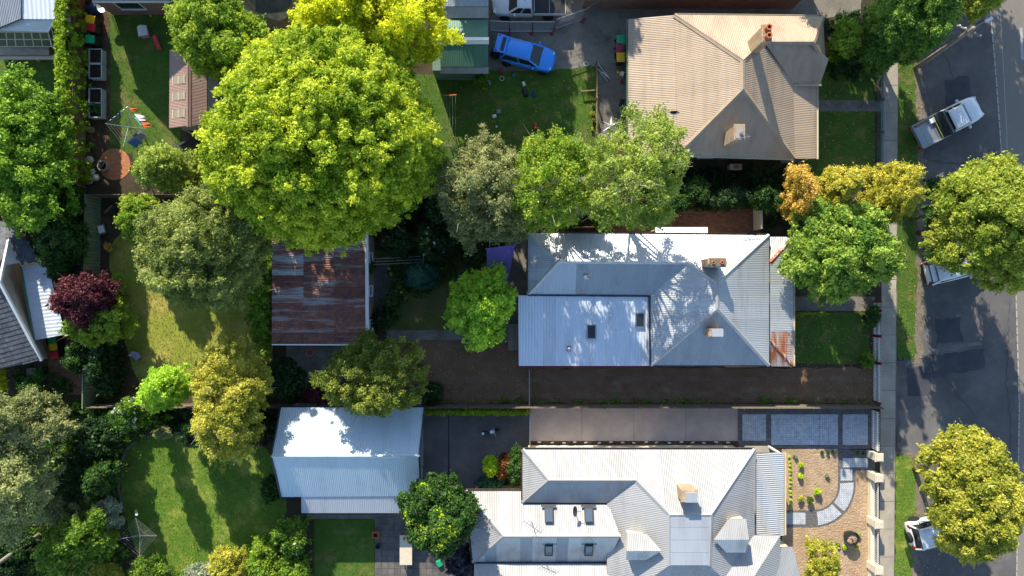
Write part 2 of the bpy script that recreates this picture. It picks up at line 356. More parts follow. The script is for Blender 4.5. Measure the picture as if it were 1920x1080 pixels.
# ---------------------------------------------------------------- ground
gb = MB().add([(-160, -160, 0), (160, -160, 0), (160, 160, 0), (-160, 160, 0)], [(0, 1, 2, 3)]).build('ground', M['soil']); gb['kind'] = 'structure'
sheet('road', [(1700, -900), (2600, -900), (2600, 2000), (1690, 2000)], M['asphalt'], 1)
sheet('carriageway', [(1850, -900), (1856, 0), (1868, 150), (1880, 320), (1904, 520), (1911, 760), (1905, 1080), (1895, 2000), (2600, 2000), (2600, -900)], M['asphalt_sunlit'], 2)
def stripe(pts, w, name='road_marking', dash=None):
    b = MB(); P = [W(*p) for p in pts]; acc = 0
    for p, q in zip(P[:-1], P[1:]):
        d = (q-p).normalized(); s = Vector((-d.y, d.x, 0))*w/2; L = (q-p).length; t = 0
        while t < L:
            e = min(L, t+(dash[0] if dash else L)); jit = random.uniform(-.01, .01)
            a, c = p+d*t, p+d*e; b.add([a-s, c-s, c+s, a+s], [(0, 1, 2, 3)]); t = e+(dash[1] if dash else 0)
    for i, v in enumerate(b.v): b.v[i] = (v[0], v[1], .013)
    o = b.build(name, M['line_white']); o['kind'] = 'structure'; return o
stripe([(1852, -300), (1857, 20), (1868, 150), (1880, 320), (1904, 520), (1911, 760), (1906, 1090), (1900, 1400)], .085, dash=(.5, .1))
stripe([(1870, -300), (1875, 20), (1882, 140), (1887, 240), (1890, 330)], .04)
stripe([(1914, 52), (1917, 112)], .2)
sheet('verge_gravel', [(1696, -60), (1722, -60), (1722, 120), (1734, 200), (1736, 330), (1728, 450), (1730, 560), (1727, 682), (1700, 682)], M['verge_dirt'], 2, jag=.12, seg=.4)
sheet('verge_gravel', [(1700, 848), (1722, 845), (1730, 880), (1730, 960), (1724, 990), (1722, 1300), (1700, 1300)], M['verge_dirt'], 2, jag=.12, seg=.4)
v1 = sheet('grass_verge', [(1684, -60), (1708, -60), (1712, 60), (1718, 200), (1722, 330), (1720, 480), (1718, 600), (1715, 676), (1682, 672)], M['grass_green'], 3, jag=.07, seg=.35)
v2 = sheet('grass_verge', [(1679, 852), (1700, 852), (1719, 872), (1717, 930), (1712, 990), (1708, 1120), (1706, 1300), (1675, 1300)], M['grass_lush'], 3, jag=.06, seg=.35)
sheet('crossover', [(1680, 676), (1735, 676), (1745, 760), (1735, 850), (1680, 850)], M['asphalt'], 1.6, jag=.05)
pm('asphalt_patch', rgb('46474b'), rgb('3b3c40'), .9, .9, 55., .5, .3, 60.); pm('asphalt_worn', rgb('6d6a66'), rgb('5d5b58'), .8, .92, 40., .7, .4, 50.)
for i_, pl_ in enumerate(([(1736, 668), (1845, 652), (1848, 690), (1738, 712)], [(1752, 600), (1800, 596), (1806, 640), (1756, 646)], [(1700, 690), (1742, 688), (1746, 742), (1702, 745)], [(1770, 150), (1815, 140), (1822, 192), (1776, 200)])): sheet('asphalt_patch', pl_, M['asphalt_patch'], 2.2+.15*i_, jag=.06, seg=.3)
sheet('worn_asphalt', [(1690, 770), (1735, 765), (1790, 790), (1800, 835), (1740, 850), (1700, 848), (1684, 830)], M['asphalt_worn'], 2.1, jag=.15, seg=.4)
sheet('worn_asphalt', [(1740, 655), (1838, 640), (1842, 646), (1744, 664)], M['asphalt_worn'], 2.9, jag=.05, seg=.3)
def crack(pts):
    b = MB(); P = [W(*p) for p in pts]; Q = []
    for p, q in zip(P[:-1], P[1:]):
        n = max(2, int((q-p).length/.35))
        for k in range(n): t = p.lerp(q, k/n); Q.append(Vector((t.x+random.gauss(0, .06), t.y+random.gauss(0, .06), .0155)))
    for p, q in zip(Q[:-1], Q[1:]):
        s = Vector((-(q-p).y, (q-p).x, 0)).normalized()*random.uniform(.012, .03); b.add([p-s, q-s, q+s, p+s], [(0, 1, 2, 3)])
    o = b.build('road_crack', M['asphalt_patch']); o['kind'] = 'structure'
for c_ in ([(1735, 560), (1770, 600), (1762, 680), (1790, 740), (1840, 790)], [(1760, 80), (1790, 150), (1830, 190)], [(1880, 420), (1893, 560), (1888, 700), (1896, 860)], [(1740, 300), (1800, 310), (1850, 290)]): crack(c_)
# footpath: real slabs
fp = sheet('footpath', [(1657, -200), (1686, -200), (1682, 600), (1674, 1300), (1645, 1300), (1654, 600)], M['concrete_old'], 2)
for i in range(0, 26):
    y0, y1 = -100+i*52, -100+(i+1)*52
    fx = lambda y: 1657-(y/1080)*9
    a = [W(fx(y0), y0+.5), W(fx(y0)+27.5, y0+.5), W(fx(y1)+27.5, y1-.4), W(fx(y1), y1-.4)]
    MB().prism([(p.x, p.y) for p in a][::-1], -.03, .035+random.uniform(-.003, .003)).build('paving_slab', M['concrete'], fp)
# main property
sheet('gravel_drive', [(690, 638), (975, 638), (975, 690), (1640, 690), (1640, 756), (690, 756)], M['gravel'], 2, jag=.05)
pm('track', rgb('7a6450'), rgb('665240'), .9, .95, 34., .9, .8, 34.)
for y0_, y1_ in ((706, 716), (736, 746)): sheet('tyre_track', [(760, y0_), (1000, y0_+1), (1300, y0_-1), (1632, y0_), (1632, y1_), (1300, y1_-1), (1000, y1_+1), (760, y1_)], M['track'], 3, jag=.035, seg=.25)
sheet('concrete_apron', [(537, 640), (642, 640), (642, 716), (537, 716)], M['concrete_old'], 3)
sl_ = sheet('garden_path', [(725, 619), (890, 619), (890, 638), (725, 638)], M['concrete_old'], 3)
l1 = sheet('front_lawn', [(1489, 586), (1630, 586), (1630, 682), (1489, 682)], M['grass_green'], 2, jag=.03)
sheet('front_path', [(1487, 556), (1640, 556), (1640, 583), (1487, 583)], M['concrete_old'], 3)
sheet('brick_patio', [(1130, 392), (1425, 392), (1425, 450), (1130, 450)], M['brick_paving'], 2)
l2 = sheet('back_lawn', [(208, 462), (232, 420), (330, 380), (500, 400), (512, 480), (512, 690), (430, 740), (300, 745), (262, 715), (232, 640), (226, 560), (206, 500)], M['grass_dry'], 2, jag=.1, seg=.5)
l3 = sheet('side_lawn', [(700, 470), (960, 470), (966, 622), (700, 622)], M['grass_thin'], 2, jag=.1)
sheet('deck_ground', [(945, 440), (990, 440), (990, 640), (945, 640)], M['concrete_old'], 3)
sheet('shed_paving', [(700, 495), (732, 495), (732, 585), (700, 585)], M['slab_dark'], 4)
# northern neighbour
sheet('gravel_drive', [(900, -300), (1640, -300), (1612, 30), (1180, 40), (1180, 132), (1080, 130), (1020, 140), (905, 140)], M['gravel_grey'], 2, jag=.06)
l4 = sheet('north_lawn', [(745, 140), (930, 134), (1030, 136), (1118, 122), (1122, 250), (1080, 330), (990, 350), (745, 350)], M['grass_green'], 3, jag=.08, seg=.5)
sheet('concrete_yard', [(1118, 118), (1180, 118), (1180, 262), (1118, 262)], M['concrete_old'], 4)
l5 = sheet('front_lawn', [(1520, 110), (1640, 110), (1640, 188), (1520, 188)], M['grass_green'], 2)
sheet('front_path', [(1520, 188), (1657, 188), (1657, 209), (1520, 209)], M['concrete_old'], 3)
l6 = sheet('front_lawn', [(1480, 209), (1640, 209), (1640, 350), (1480, 350)], M['grass_green'], 2)
# top-left gardens
l7 = sheet('north_west_lawn', [(204, 10), (330, 10), (338, 268), (330, 300), (255, 345), (246, 290), (204, 276)], M['grass_green'], 2, jag=.05)
sheet('bare_earth_strip', [(160, 0), (204, 0), (206, 330), (160, 350)], M['mulch'], 3, jag=.06)
cc = W(215, 308)
ring = MB(); ring.lathe((cc.x, cc.y, .016), [(0.01, 0), (1.15, .004)], 40); rg = ring.build('brick_circle', M['brick_ring']); rg['kind'] = 'structure'
l8 = sheet('west_lawn', [(-60, 112), (118, 112), (122, 250), (60, 300), (-60, 300)], M['grass_green'], 2)
sheet('brick_drive', [(90, 620), (158, 620), (158, 740), (90, 740)], M['brick_paving'], 2)
# south-west garden
l9 = sheet('south_west_lawn', [(224, 878), (236, 845), (262, 822), (310, 812), (420, 815), (500, 840), (530, 900), (540, 960), (505, 1000), (440, 1050), (390, 1075), (300, 1090), (262, 1050), (232, 960)], M['grass_lush'], 2, jag=.05, seg=.4)
edge = MB(); pts = [W(x, y, .03) for x, y in [(232, 960), (223, 918), (223, 878), (236, 844), (262, 821), (310, 811), (350, 812)]]
for p, q in zip(pts[:-1], pts[1:]): edge.bar(p, q, .16, .1)
tag(edge.build('lawn_edging', M['concrete_old']), 'curved concrete lawn edging around the rounded south-west lawn', 'edging')
l10 = sheet('courtyard_lawn', [(589, 974), (702, 974), (702, 1200), (589, 1200)], M['grass_green'], 2)
pv = sheet('patio', [(575, 958), (884, 958), (884, 1200), (703, 1200), (703, 973), (575, 973)], M['concrete_old'], 2)
sl0 = None
for i in range(15):
    for j in range(17):
        a, b_ = W(704+i*12, 958+j*12), W(704+i*12+11.4, 958+j*12+11.4); c = (a+b_)/2
        if sl0 is None:
            sl0 = MB().box((0, 0, 0), (.44, .44, .05)).build('paving_slab', M['slab_dark'], pv); s_ = sl0
        else:
            s_ = sl0.copy(); COL.objects.link(s_); s_.parent = pv
        s_.location = (c.x, c.y, .004+random.uniform(0, .006))
sheet('asphalt_court', [(786, 776), (994, 776), (994, 846), (940, 850), (880, 930), (786, 930)], M['asphalt'], 1.6)
sheet('drain_channel', [(840, 778), (843, 778), (843, 905), (840, 905)], M['dark_steel'], 4)
dr = sheet('concrete_drive', [(992, 764), (1384, 764), (1384, 828), (992, 828)], M['concrete_old'], 2)
for i in range(4):
    a, b_ = W(994+i*97.3, 764), W(994+i*97.3+96.7, 826.5); MB().prism([(a.x, b_.y), (b_.x, b_.y), (b_.x, a.y), (a.x, a.y)], -.03, .03).build('concrete_slab', M['concrete_pink'], dr)
sheet('pebble_bed', [(992, 827), (1384, 827), (1384, 841), (992, 841)], M['mulch'], 3)
pd = sheet('paved_drive', [(1383, 764), (1640, 764), (1640, 844), (1383, 838)], M['paver_dark'], 3)
for x0, x1, y0, y1 in [(1392, 1436, 777, 826), (1446, 1536, 777, 834), (1536.6, 1571, 777, 834), (1580, 1627, 777, 834)]:
    a, b_ = W(x0, y0), W(x1, y1); MB().prism([(a.x, b_.y), (b_.x, b_.y), (b_.x, a.y), (a.x, a.y)], -.02, .02).build('paver_panel', M['paver_light'], pd)
sheet('garden_soil', [(1466, 842), (1634, 842), (1632, 1300), (1466, 1300)], M['soil_pale'], 2)
def arc_band(r0, r1, cx, cy, a0, a1, n=10):
    o = [(cx+math.cos(R(a0+(a1-a0)*i/n))*r1, cy+math.sin(R(a0+(a1-a0)*i/n))*r1) for i in range(n+1)]
    return o+[(cx+math.cos(R(a0+(a1-a0)*i/n))*r0, cy+math.sin(R(a0+(a1-a0)*i/n))*r0) for i in range(n, -1, -1)]
gp = sheet('garden_path', [(1570, 842), (1640, 842), (1640, 882), (1604, 882)]+[(1604, 900)]+[(1525+math.cos(R(t))*79, 910+math.sin(R(t))*79) for t in range(0, 91, 10)]+[(1470, 989), (1470, 957), (1525, 957)]+[(1525+math.cos(R(t))*46, 910+math.sin(R(t))*46) for t in range(90, -1, -10)]+[(1571, 842)], M['paver_dark'], 3)
def panel(poly):
    P = [W(x, y) for x, y in poly]; o = MB().prism([(p.x, p.y) for p in P], -.02, .024).build('paver_panel', M['paver_light'], gp)
    o.data.update()
    return o
for pl in ([(1580, 859), (1627, 859), (1627, 876), (1580, 876)], [(1576, 880), (1598, 880), (1598, 901), (1576, 901)], arc_band(50, 75, 1525, 910, -4, 40), arc_band(50, 75, 1525, 910, 45, 83), [(1470, 961), (1510, 961), (1510, 983), (1470, 983)]): panel(pl[::-1])

# ---------------------------------------------------------------- grass blades (nobody could count them)
def grass(name, lawn, dens, mat, label, h=.09):
    me = lawn.data; vs = np.array([v.co[:] for v in me.vertices]); x0, y0 = vs[:, 0].min(), vs[:, 1].min(); x1, y1 = vs[:, 0].max(), vs[:, 1].max()
    x0, x1, y0, y1 = max(x0, -39), min(x1, 39), max(y0, -23), min(y1, 23)
    n = int((x1-x0)*(y1-y0)*dens); P = np.stack([RNG.uniform(x0, x1, n), RNG.uniform(y0, y1, n)], 1)
    ins = np.zeros(n, bool); poly = vs[:, :2]
    for i in range(len(poly)):
        a, b = poly[i], poly[(i+1) % len(poly)]; c = (a[1] > P[:, 1]) != (b[1] > P[:, 1])
        xi = (b[0]-a[0])*(P[:, 1]-a[1])/((b[1]-a[1]) if b[1] != a[1] else 1e-9)+a[0]; ins ^= c & (P[:, 0] < xi)
    P = P[ins]; n = len(P); th = RNG.uniform(0, 6.283, n); hh = h*RNG.uniform(.5, 1.3, n); w = .022; le = RNG.uniform(.02, .1, n); la = RNG.uniform(0, 6.283, n)
    V = np.zeros((n, 3, 3)); V[:, 0, :2] = P+np.stack([np.cos(th), np.sin(th)], 1)*w; V[:, 1, :2] = P-np.stack([np.cos(th), np.sin(th)], 1)*w
    V[:, 2, :2] = P+np.stack([np.cos(la)*le, np.sin(la)*le], 1); V[:, 2, 2] = hh
    o = fastmesh(name, V, 3, mat, np.repeat(RNG.uniform(0, 1, n), 3)); o['kind'] = 'stuff'; o['label'] = label; o['category'] = 'grass'; return o
def fastmesh(name, V, k, mat, tint=None, parent=None):
    n = len(V); me = bpy.data.meshes.new(name); me.vertices.add(n*k); me.vertices.foreach_set('co', V.reshape(-1).astype(np.float32))
    me.loops.add(n*k); me.loops.foreach_set('vertex_index', np.arange(n*k, dtype=np.int32)); me.polygons.add(n); me.polygons.foreach_set('loop_start', np.arange(0, n*k, k, dtype=np.int32))
    try: me.polygons.foreach_set('loop_total', np.full(n, k, np.int32))
    except Exception: pass
    me.update(calc_edges=True)
    if tint is not None:
        at = me.attributes.new('tint', 'FLOAT', 'POINT'); at.data.foreach_set('value', tint.astype(np.float32))
    me.materials.append(mat); o = bpy.data.objects.new(name, me); COL.objects.link(o)
    if parent: o.parent = parent
    return o
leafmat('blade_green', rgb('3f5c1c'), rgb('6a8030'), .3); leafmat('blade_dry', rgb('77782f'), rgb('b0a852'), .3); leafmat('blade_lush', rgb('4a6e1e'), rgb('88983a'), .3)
def litter(name, box, n, mat, label):
    a, b = W(box[0], box[1]), W(box[2], box[3]); P = np.stack([RNG.uniform(a.x, b.x, n), RNG.uniform(b.y, a.y, n), RNG.uniform(.02, .05, n)], 1); th = RNG.uniform(0, 6.28, n); s = RNG.uniform(.03, .07, n)[:, None]
    t = np.stack([np.cos(th), np.sin(th), RNG.normal(0, .2, n)], 1)*s; q = np.stack([-np.sin(th), np.cos(th), RNG.normal(0, .2, n)], 1)*s*.6
    o = fastmesh(name, np.stack([P-t, P-q, P+t, P+q], 1), 4, mat, np.repeat(RNG.uniform(0, 1, n), 4)); o['kind'] = 'stuff'; o['label'] = label; o['category'] = 'leaf litter'
leafmat('dead_leaf', rgb('6d5433'), rgb('b39a63'), .2)
for bx_, n_, lb_ in (((205, 440, 512, 740), 900, 'fallen leaves scattered on the back lawn'), ((835, 140, 1110, 340), 500, 'fallen leaves scattered on the north lawn'), ((1485, 556, 1640, 756), 500, 'fallen leaves on the front lawn and drive'), ((1684, 60, 1735, 680), 700, 'fallen leaves along the verge'), ((1684, 850, 1760, 1080), 400, 'fallen leaves under the yellow street tree'), ((690, 620, 990, 756), 600, 'fallen leaves on the gravel beside the shed'), ((224, 815, 540, 1080), 500, 'fallen leaves on the rounded lawn'), ((1530, 110, 1640, 340), 400, 'fallen leaves before the beige roofed house')): litter('leaf_litter', bx_, n_, M['dead_leaf'], lb_)
grass('lawn_grass', l2, 110, M['blade_dry'], 'dry yellow-green grass of the back lawn'); grass('lawn_grass', l9, 110, M['blade_lush'], 'lush mown grass of the south-west lawn')
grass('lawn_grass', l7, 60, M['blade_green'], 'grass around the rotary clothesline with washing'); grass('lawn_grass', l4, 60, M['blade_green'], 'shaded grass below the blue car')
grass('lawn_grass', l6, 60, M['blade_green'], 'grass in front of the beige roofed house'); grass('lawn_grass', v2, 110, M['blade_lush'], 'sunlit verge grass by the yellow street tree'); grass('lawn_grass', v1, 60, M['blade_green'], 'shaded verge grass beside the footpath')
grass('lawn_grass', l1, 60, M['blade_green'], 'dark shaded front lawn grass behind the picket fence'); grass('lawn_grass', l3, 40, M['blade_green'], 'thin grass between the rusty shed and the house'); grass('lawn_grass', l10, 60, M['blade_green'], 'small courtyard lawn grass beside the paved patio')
# ================================================================ BUILDINGS
def house(name, label, px, py, cat='house'): 
    p = W(px, py); return thing(name, label, cat, (p.x, p.y, 0))
# ---- the silver-roofed weatherboard house in the middle
h = house('weatherboard_house', 'silver corrugated iron roofed cottage with front verandah and white rear lean-to', 1230, 560)
E, RZ, AZ = 3.0, 4.2, 5.02
A_, B_, T1, T2 = (1047, 490, RZ), (1288, 492, RZ), (1345, 530, AZ), (1345, 578, AZ)
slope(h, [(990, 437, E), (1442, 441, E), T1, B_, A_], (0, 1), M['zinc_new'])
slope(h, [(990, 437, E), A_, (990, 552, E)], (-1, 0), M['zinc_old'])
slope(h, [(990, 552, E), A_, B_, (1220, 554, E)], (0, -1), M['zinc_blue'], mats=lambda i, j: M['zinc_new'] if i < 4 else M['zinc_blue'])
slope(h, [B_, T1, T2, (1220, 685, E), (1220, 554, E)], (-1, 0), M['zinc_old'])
slope(h, [T2, (1442, 685, E), (1220, 685, E)], (0, -1), M['zinc_blue'])  # bluer zinc on this south face puts its shade into the colour
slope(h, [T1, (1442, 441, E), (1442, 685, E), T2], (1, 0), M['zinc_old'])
caps(h, [(A_, B_), (B_, T1), (T1, T2), (T2, (1220, 685, E)), (T2, (1442, 685, E)), (T1, (1442, 441, E)), ((990, 437, E), A_), ((990, 552, E), A_)], M['zinc_old'])
gutters(h, [((990, 437, E), (1442, 441, E)), ((990, 552, E), (990, 437, E)), ((1220, 685, E), (1442, 685, E))], M['fascia'])
MB().bar(W(1217, 555, 3.03), W(1219, 686, 3.03), .1, .06).bar(W(990, 553.5, 3.02), W(1218, 555.5, 3.02), .1, .06).build('box_gutter', M['dark_steel'], h, True)
walls(h, rect(990, 437, 1220, 560, E), 2.9, M['cream_paint']); walls(h, rect(1219, 440, 1442, 685, E), 2.9, M['cream_paint'])
# rear lean-to
slope(h, [(972, 554, 2.92), (1219, 556, 2.92), (1220, 686, 2.4), (972, 686, 2.4)], (0, -1), M['white_roof'], wave=.2, amp=.012, width=.85)
walls(h, rect(972, 552, 1224, 686, 2.5, .3), 2.32, M['cream_paint']); gutters(h, [((972, 686.5, 2.4), (1220, 686.5, 2.4))], M['bin_maroon'])
for px, py, z in ((1109, 622, 2.62), (1200, 600, 2.7)):
    c = W(px, py, z+.1); s_ = MB().box((c.x, c.y, z-.02), (.62, 1.0, .3)).build('skylight', M['steel'], h, True); MB().box((c.x, c.y, z+.135), (.5, .86, .02)).build('pane', M['glass_dark'], s_, True)
    MB().box((c.x, c.y+.6, z+.07), (1.0, .18, .03)).build('flashing', M['zinc_new'], s_, True)
c = W(1067, 654, 2.75); fl = MB().box((c.x, c.y, 2.56), (.3, .34, .06)).build('flue_base', M['rust_flash'], h, True); MB().lathe((c.x, c.y, 2.55), [(.09, 0), (.09, .3), (.13, .31), (.13, .38), (.03, .42)], 12).build('flue_cowl', M['steel'], fl, True)
c = W(1157, 622, 2.8); MB().lathe((c.x, c.y, 2.6), [(.1, 0), (.05, .06), (.05, .3)], 10).build('vent_pipe', M['white_paint'], h, True)
c = W(1100, 520, 3.9); MB().box((c.x, c.y, 3.75), (.3, .34, .12), R(30)).bar((c.x, c.y, 3.8), (c.x+.3, c.y+.2, 3.85), .04).build('vent_box', M['steel'], h, True)
# verandah with rusty hips
VE, VI = 2.3, 2.86
slope(h, None, (0.2, 1), M['zinc_old'], world_pts=[W(1444, 490, VI), W(1444, 444, VE+.05), W(1487, 444, VE)])
slope(h, [(1444, 492, VI), (1487, 446, VE), (1487, 686, VE), (1444, 640, VI)], (1, 0), M['zinc'], mats=lambda i, j: M['zinc_rust'] if i in (1, 2) else M['zinc_old'])
slope(h, None, (0, -1), M['zinc_rust'], world_pts=[W(1444, 642, VI), W(1444, 687, VE+.05), W(1487, 687, VE)])
caps(h, [((1445, 491, VI), (1486, 446, VE)), ((1445, 641, VI), (1486, 686, VE))], M['rust_flash'], .1)
gutters(h, [((1487.5, 444, VE), (1487.5, 687, VE))], M['cream_trim'])
for y in (450, 500, 545, 590, 635, 682):
    p = W(1484, y, VE); MB().bar((p.x-.1, p.y, 0), (p.x-.1, p.y, VE-.1), .11).build('verandah_post', M['white_paint'], h, True)
a, b_ = W(1444, 446, 2.3), W(1484, 684, 2.3); MB().box(((a.x+b_.x)/2, (a.y+b_.y)/2, .1), (abs(b_.x-a.x), abs(b_.y-a.y), .3)).build('verandah_floor', M['timber_grey'], h, True)
# chimneys
c = W(1347, 492, 6.1); ch = MB().box((c.x-.05, c.y, 4.8), (1.05, .5, 2.4)).box((c.x-.05, c.y, 5.98), (1.2, .62, .14)).build('chimney', M['brick_cream'], h, True)
MB().box((c.x-.05, c.y, 6.06), (1.0, .46, .05)).build('chimney_crown', M['concrete_old'], ch, True)
for dx in (-.32, .22): MB().lathe((c.x+dx, c.y, 6.06), [(.13, 0), (.11, .16), (.07, .16), (.06, .04)], 10).build('chimney_pot', M['terracotta'], ch, True)
c = W(1343, 624, 5.25); ch = MB().box((c.x-.05, c.y, 4.55), (.8, .46, 1.3)).box((c.x-.05, c.y, 5.1), (.9, .54, .1)).build('chimney', M['brick_cream'], h, True); MB().box((c.x+.1, c.y, 5.22), (.72, .5, .06)).build('chimney_cap', M['zinc_new'], ch, True)
# north awning
slope(h, [(1229, 426, 2.25), (1327, 426, 2.25), (1327, 437, 2.55), (1229, 437, 2.55)], (0, 1), M['white_roof'], wave=.2, width=1.2)
for x in (1232, 1324):
    p = W(x, 428, 2.2); MB().bar((p.x, p.y-.05, 0), (p.x, p.y-.05, 2.1), .07).build('awning_post', M['white_paint'], h, True)
for x0, x1 in ((1060, 1085), (1150, 1180), (1390, 1415)):
    w_ = rect(990, 437, 1442, 560, E)[2].y; a, b_ = W(x0, 437), W(x1, 437); wall_window(h, (a.x, w_, 0), (b_.x, w_, 0), .9, 2.2, (0, 1, 0), M['white_paint'], M['glass_dark'])
fx = rect(1219, 440, 1442, 685, E)[1].x
for yy in (3., .8, -3.2): wall_window(h, (fx, yy-.5, 0), (fx, yy+.5, 0), .8, 2.2, (1, 0, 0), M['white_paint'], M['glass_dark'])
MB().box((fx+.03, -1.2, 1.15), (.06, .95, 2.1)).build('door', M['green_trim'], h, True)

# ---- beige-roofed brick house, north-east
h = house('brick_house', 'red brick house with beige corrugated hip roof and two brick chimneys', 1380, 170)
E, AZ = 3.2, 5.6; T1, T2, NW, SW, SE = (1393, 113, AZ), (1393, 167, AZ), (1265, 28, E), (1270, 290, E), (1490, 297, E)
WR, WE_, V = (1430, 79, 4.62), (1525, 79, 4.62), (1487, 156, E)
slope(h, [NW, (1543, 31, E), WE_, WR, T1], (0, 1), M['brown_roof'])
slope(h, [NW, T1, T2, SW], (-1, 0), M['brown_roof'])
slope(h, [T2, SE, SW], (0, -1), M['brown_roof'])
slope(h, [T1, WR, V, SE, T2], (1, 0), M['brown_roof'])
slope(h, [WR, WE_, (1548, 115, E), (1541, 157, E), V], (0, -1), M['brown_roof'])
slope(h, [WE_, (1543, 31, E), (1548, 115, E)], (1, 0), M['brown_roof'])
slope(h, [(1178, 36, 2.5), (1265, 28, 3.17), (1270, 290, 3.17), (1272, 296, 3.1), (1178, 300, 2.5)], (-1, 0), M['brown_roof'])
slope(h, [(1487, 157, 3.15), (1531, 157, 2.65), (1531, 298, 2.65), (1490, 297, 3.15)], (1, 0), M['brown_roof'])
caps(h, [(NW, T1), (T1, T2), (T2, SW), (T2, SE), (T1, WR), (WR, WE_), (WE_, (1543, 31, E)), (WE_, (1548, 115, E))], M['brown_roof'], .1)
gutters(h, [((1178, 300, 2.5), (1178, 36, 2.5))], M['green_trim']); gutters(h, [((1531.5, 157, 2.65), (1531.5, 298, 2.65)), (SW, SE), (NW, (1543, 31, E)), ((1541, 157.5, E), (1490, 157, E))], M['cream_trim'])
walls(h, rect(1180, 34, 1487, 296, E, .5), 2.45, M['brick_red']); walls(h, rect(1268, 34, 1487, 296, E, .47), 3.1, M['brick_red']); walls(h, rect(1440, 33, 1543, 156, E, .5), 3.08, M['brick_red'])
for y in (165, 210, 255, 292):
    p = W(1528, y, 2.6); MB().bar((p.x-.1, p.y, 0), (p.x-.1, p.y, 2.55), .12).build('verandah_post', M['cream_trim'], h, True)
a, b_ = W(1490, 160, 2.6), W(1528, 294, 2.6); MB().box(((a.x+b_.x)/2, (a.y+b_.y)/2, .06), (abs(b_.x-a.x), abs(b_.y-a.y), .22)).build('verandah_floor', M['concrete_old'], h, True)
c = W(1438, 62, 7.4); ch = MB().box((c.x, c.y, 5.7), (.5, .95, 3.4)).box((c.x, c.y, 7.3), (.62, 1.07, .16)).build('chimney', M['brick_cream'], h, True)
for dy in (-.25, .25): MB().lathe((c.x+.02, c.y+dy, 7.38), [(.2, 0), (.17, .35), (.19, .4), (.12, .4), (.11, .1)], 12).build('chimney_pot', M['terracotta'], ch, True)
c = W(1387, 247, 6.2); ch = MB().box((c.x, c.y, 4.9), (.55, .85, 2.6)).box((c.x, c.y, 6.1), (.68, .98, .16)).build('chimney', M['brick_cream'], h, True)
MB().lathe((c.x+.08, c.y-.1, 6.18), [(.12, 0), (.1, .22), (.05, .22)], 10).build('flue', M['steel'], ch, True); MB().box((c.x, c.y, 6.19), (.5, .8, .03)).build('chimney_crown', M['concrete'], ch, True)
an = MB().bar((c.x-.3, c.y-.5, 5.6), (c.x-.3, c.y-.5, 6.6), .04).bar((c.x-.95, c.y-.72, 6.55), (c.x+.55, c.y-.35, 6.55), .04)
for i in range(6): an.bar((c.x-.8+i*.24-.06, c.y-.68+i*.06+.2, 6.57), (c.x-.8+i*.24+.06, c.y-.68+i*.06-.2, 6.57), .02)
an.build('aerial', M['steel'], h, True)
p = W(1262, 228, 3.3); q = W(1264, 212, 4.7); mm = MB().tube([p, q], .03, 6).tube([W(1243, 198, 3.1), q+Vector((0, 0, -.3))], .02, 5).tube([W(1243, 232, 3.1), p+Vector((0, 0, .5))], .02, 5).build('mast', M['steel'], h, True)
MB().lathe((q.x, q.y, q.z), [(.02, -.02), (.2, .03), (.33, .12), (.31, .12), (.02, .0)], 16, 1, .35).tube([q, q+Vector((.35, .02, .1))], .015, 5).build('dish', M['dark_steel'], mm, True)
wy = rect(1268, 34, 1487, 296, E, .47)[0].y
for x0 in (1300, 1430): a = W(x0, 296); wall_window(h, (a.x, wy, 0), (a.x+1.2, wy, 0), .9, 2.3, (0, -1, 0), M['white_paint'], M['glass_dark'])
wall_window(h, (rect(1440, 33, 1543, 156, E, .5)[1].x, 15, 0), (rect(1440, 33, 1543, 156, E, .5)[1].x, 16.4, 0), .8, 2.3, (1, 0, 0), M['white_paint'], M['glass_dark'])

# ---- large multi-hipped house, south
h = house('villa', 'large pale metal roofed villa with many hips, dormers and four skylights', 1200, 990)
E, RZ, DK = 3.35, 4.3, 5.3; A_, B_ = (1028, 900, RZ), (1192, 900, RZ); D1, D2, D3, D4 = (1255, 965, DK), (1333, 965, DK), (1330, 1060, DK), (1255, 1060, DK); V = (1138, 943, E)
slope(h, [(980, 843, E), (1415, 843, E), D2, D1, B_, A_], (0, 1), M['cream_roof'])
slope(h, [(980, 843, E), A_, (980, 942, E)], (-1, 0), M['cream_roof'])
slope(h, [(980, 942, E), A_, B_, V], (0, -1), M['cream_roof'])
SWc = W(1138, 943, E); swx = SWc.x; sy = -21.6
slope(h, None, (-1, 0), M['cream_roof'], world_pts=[W(*B_), W(*D1), W(*D4), Vector((swx, sy, E)), W(*V)])
slope(h, None, (1, 0), M['cream_roof'], world_pts=[W(*D2), W(1415, 843, E), Vector((W(1415, 843, E).x, sy, E)), W(*D3)])
slope(h, None, (0, -1), M['cream_roof'], world_pts=[W(*D4), W(*D3), Vector((W(1415, 843, E).x, sy, E)), Vector((swx, sy, E))])
# flat deck in four sheets
for i in range(4):
    y0, y1 = 965+i*23.75, 965+(i+1)*23.75-.5; a, b_ = W(1255, y0, DK), W(1331.5, y1, DK)
    MB().box(((a.x+b_.x)/2, (a.y+b_.y)/2, DK), (b_.x-a.x, a.y-b_.y, .06)).build('deck_sheet', M['zinc_new'], h, True)
caps(h, [((980, 843, E), A_), (A_, B_), (A_, (980, 942, E)), (B_, D1), (D2, (1415, 843, E)), (D1, D2), (D1, D4), (D2, D3)], M['cream_roof'])
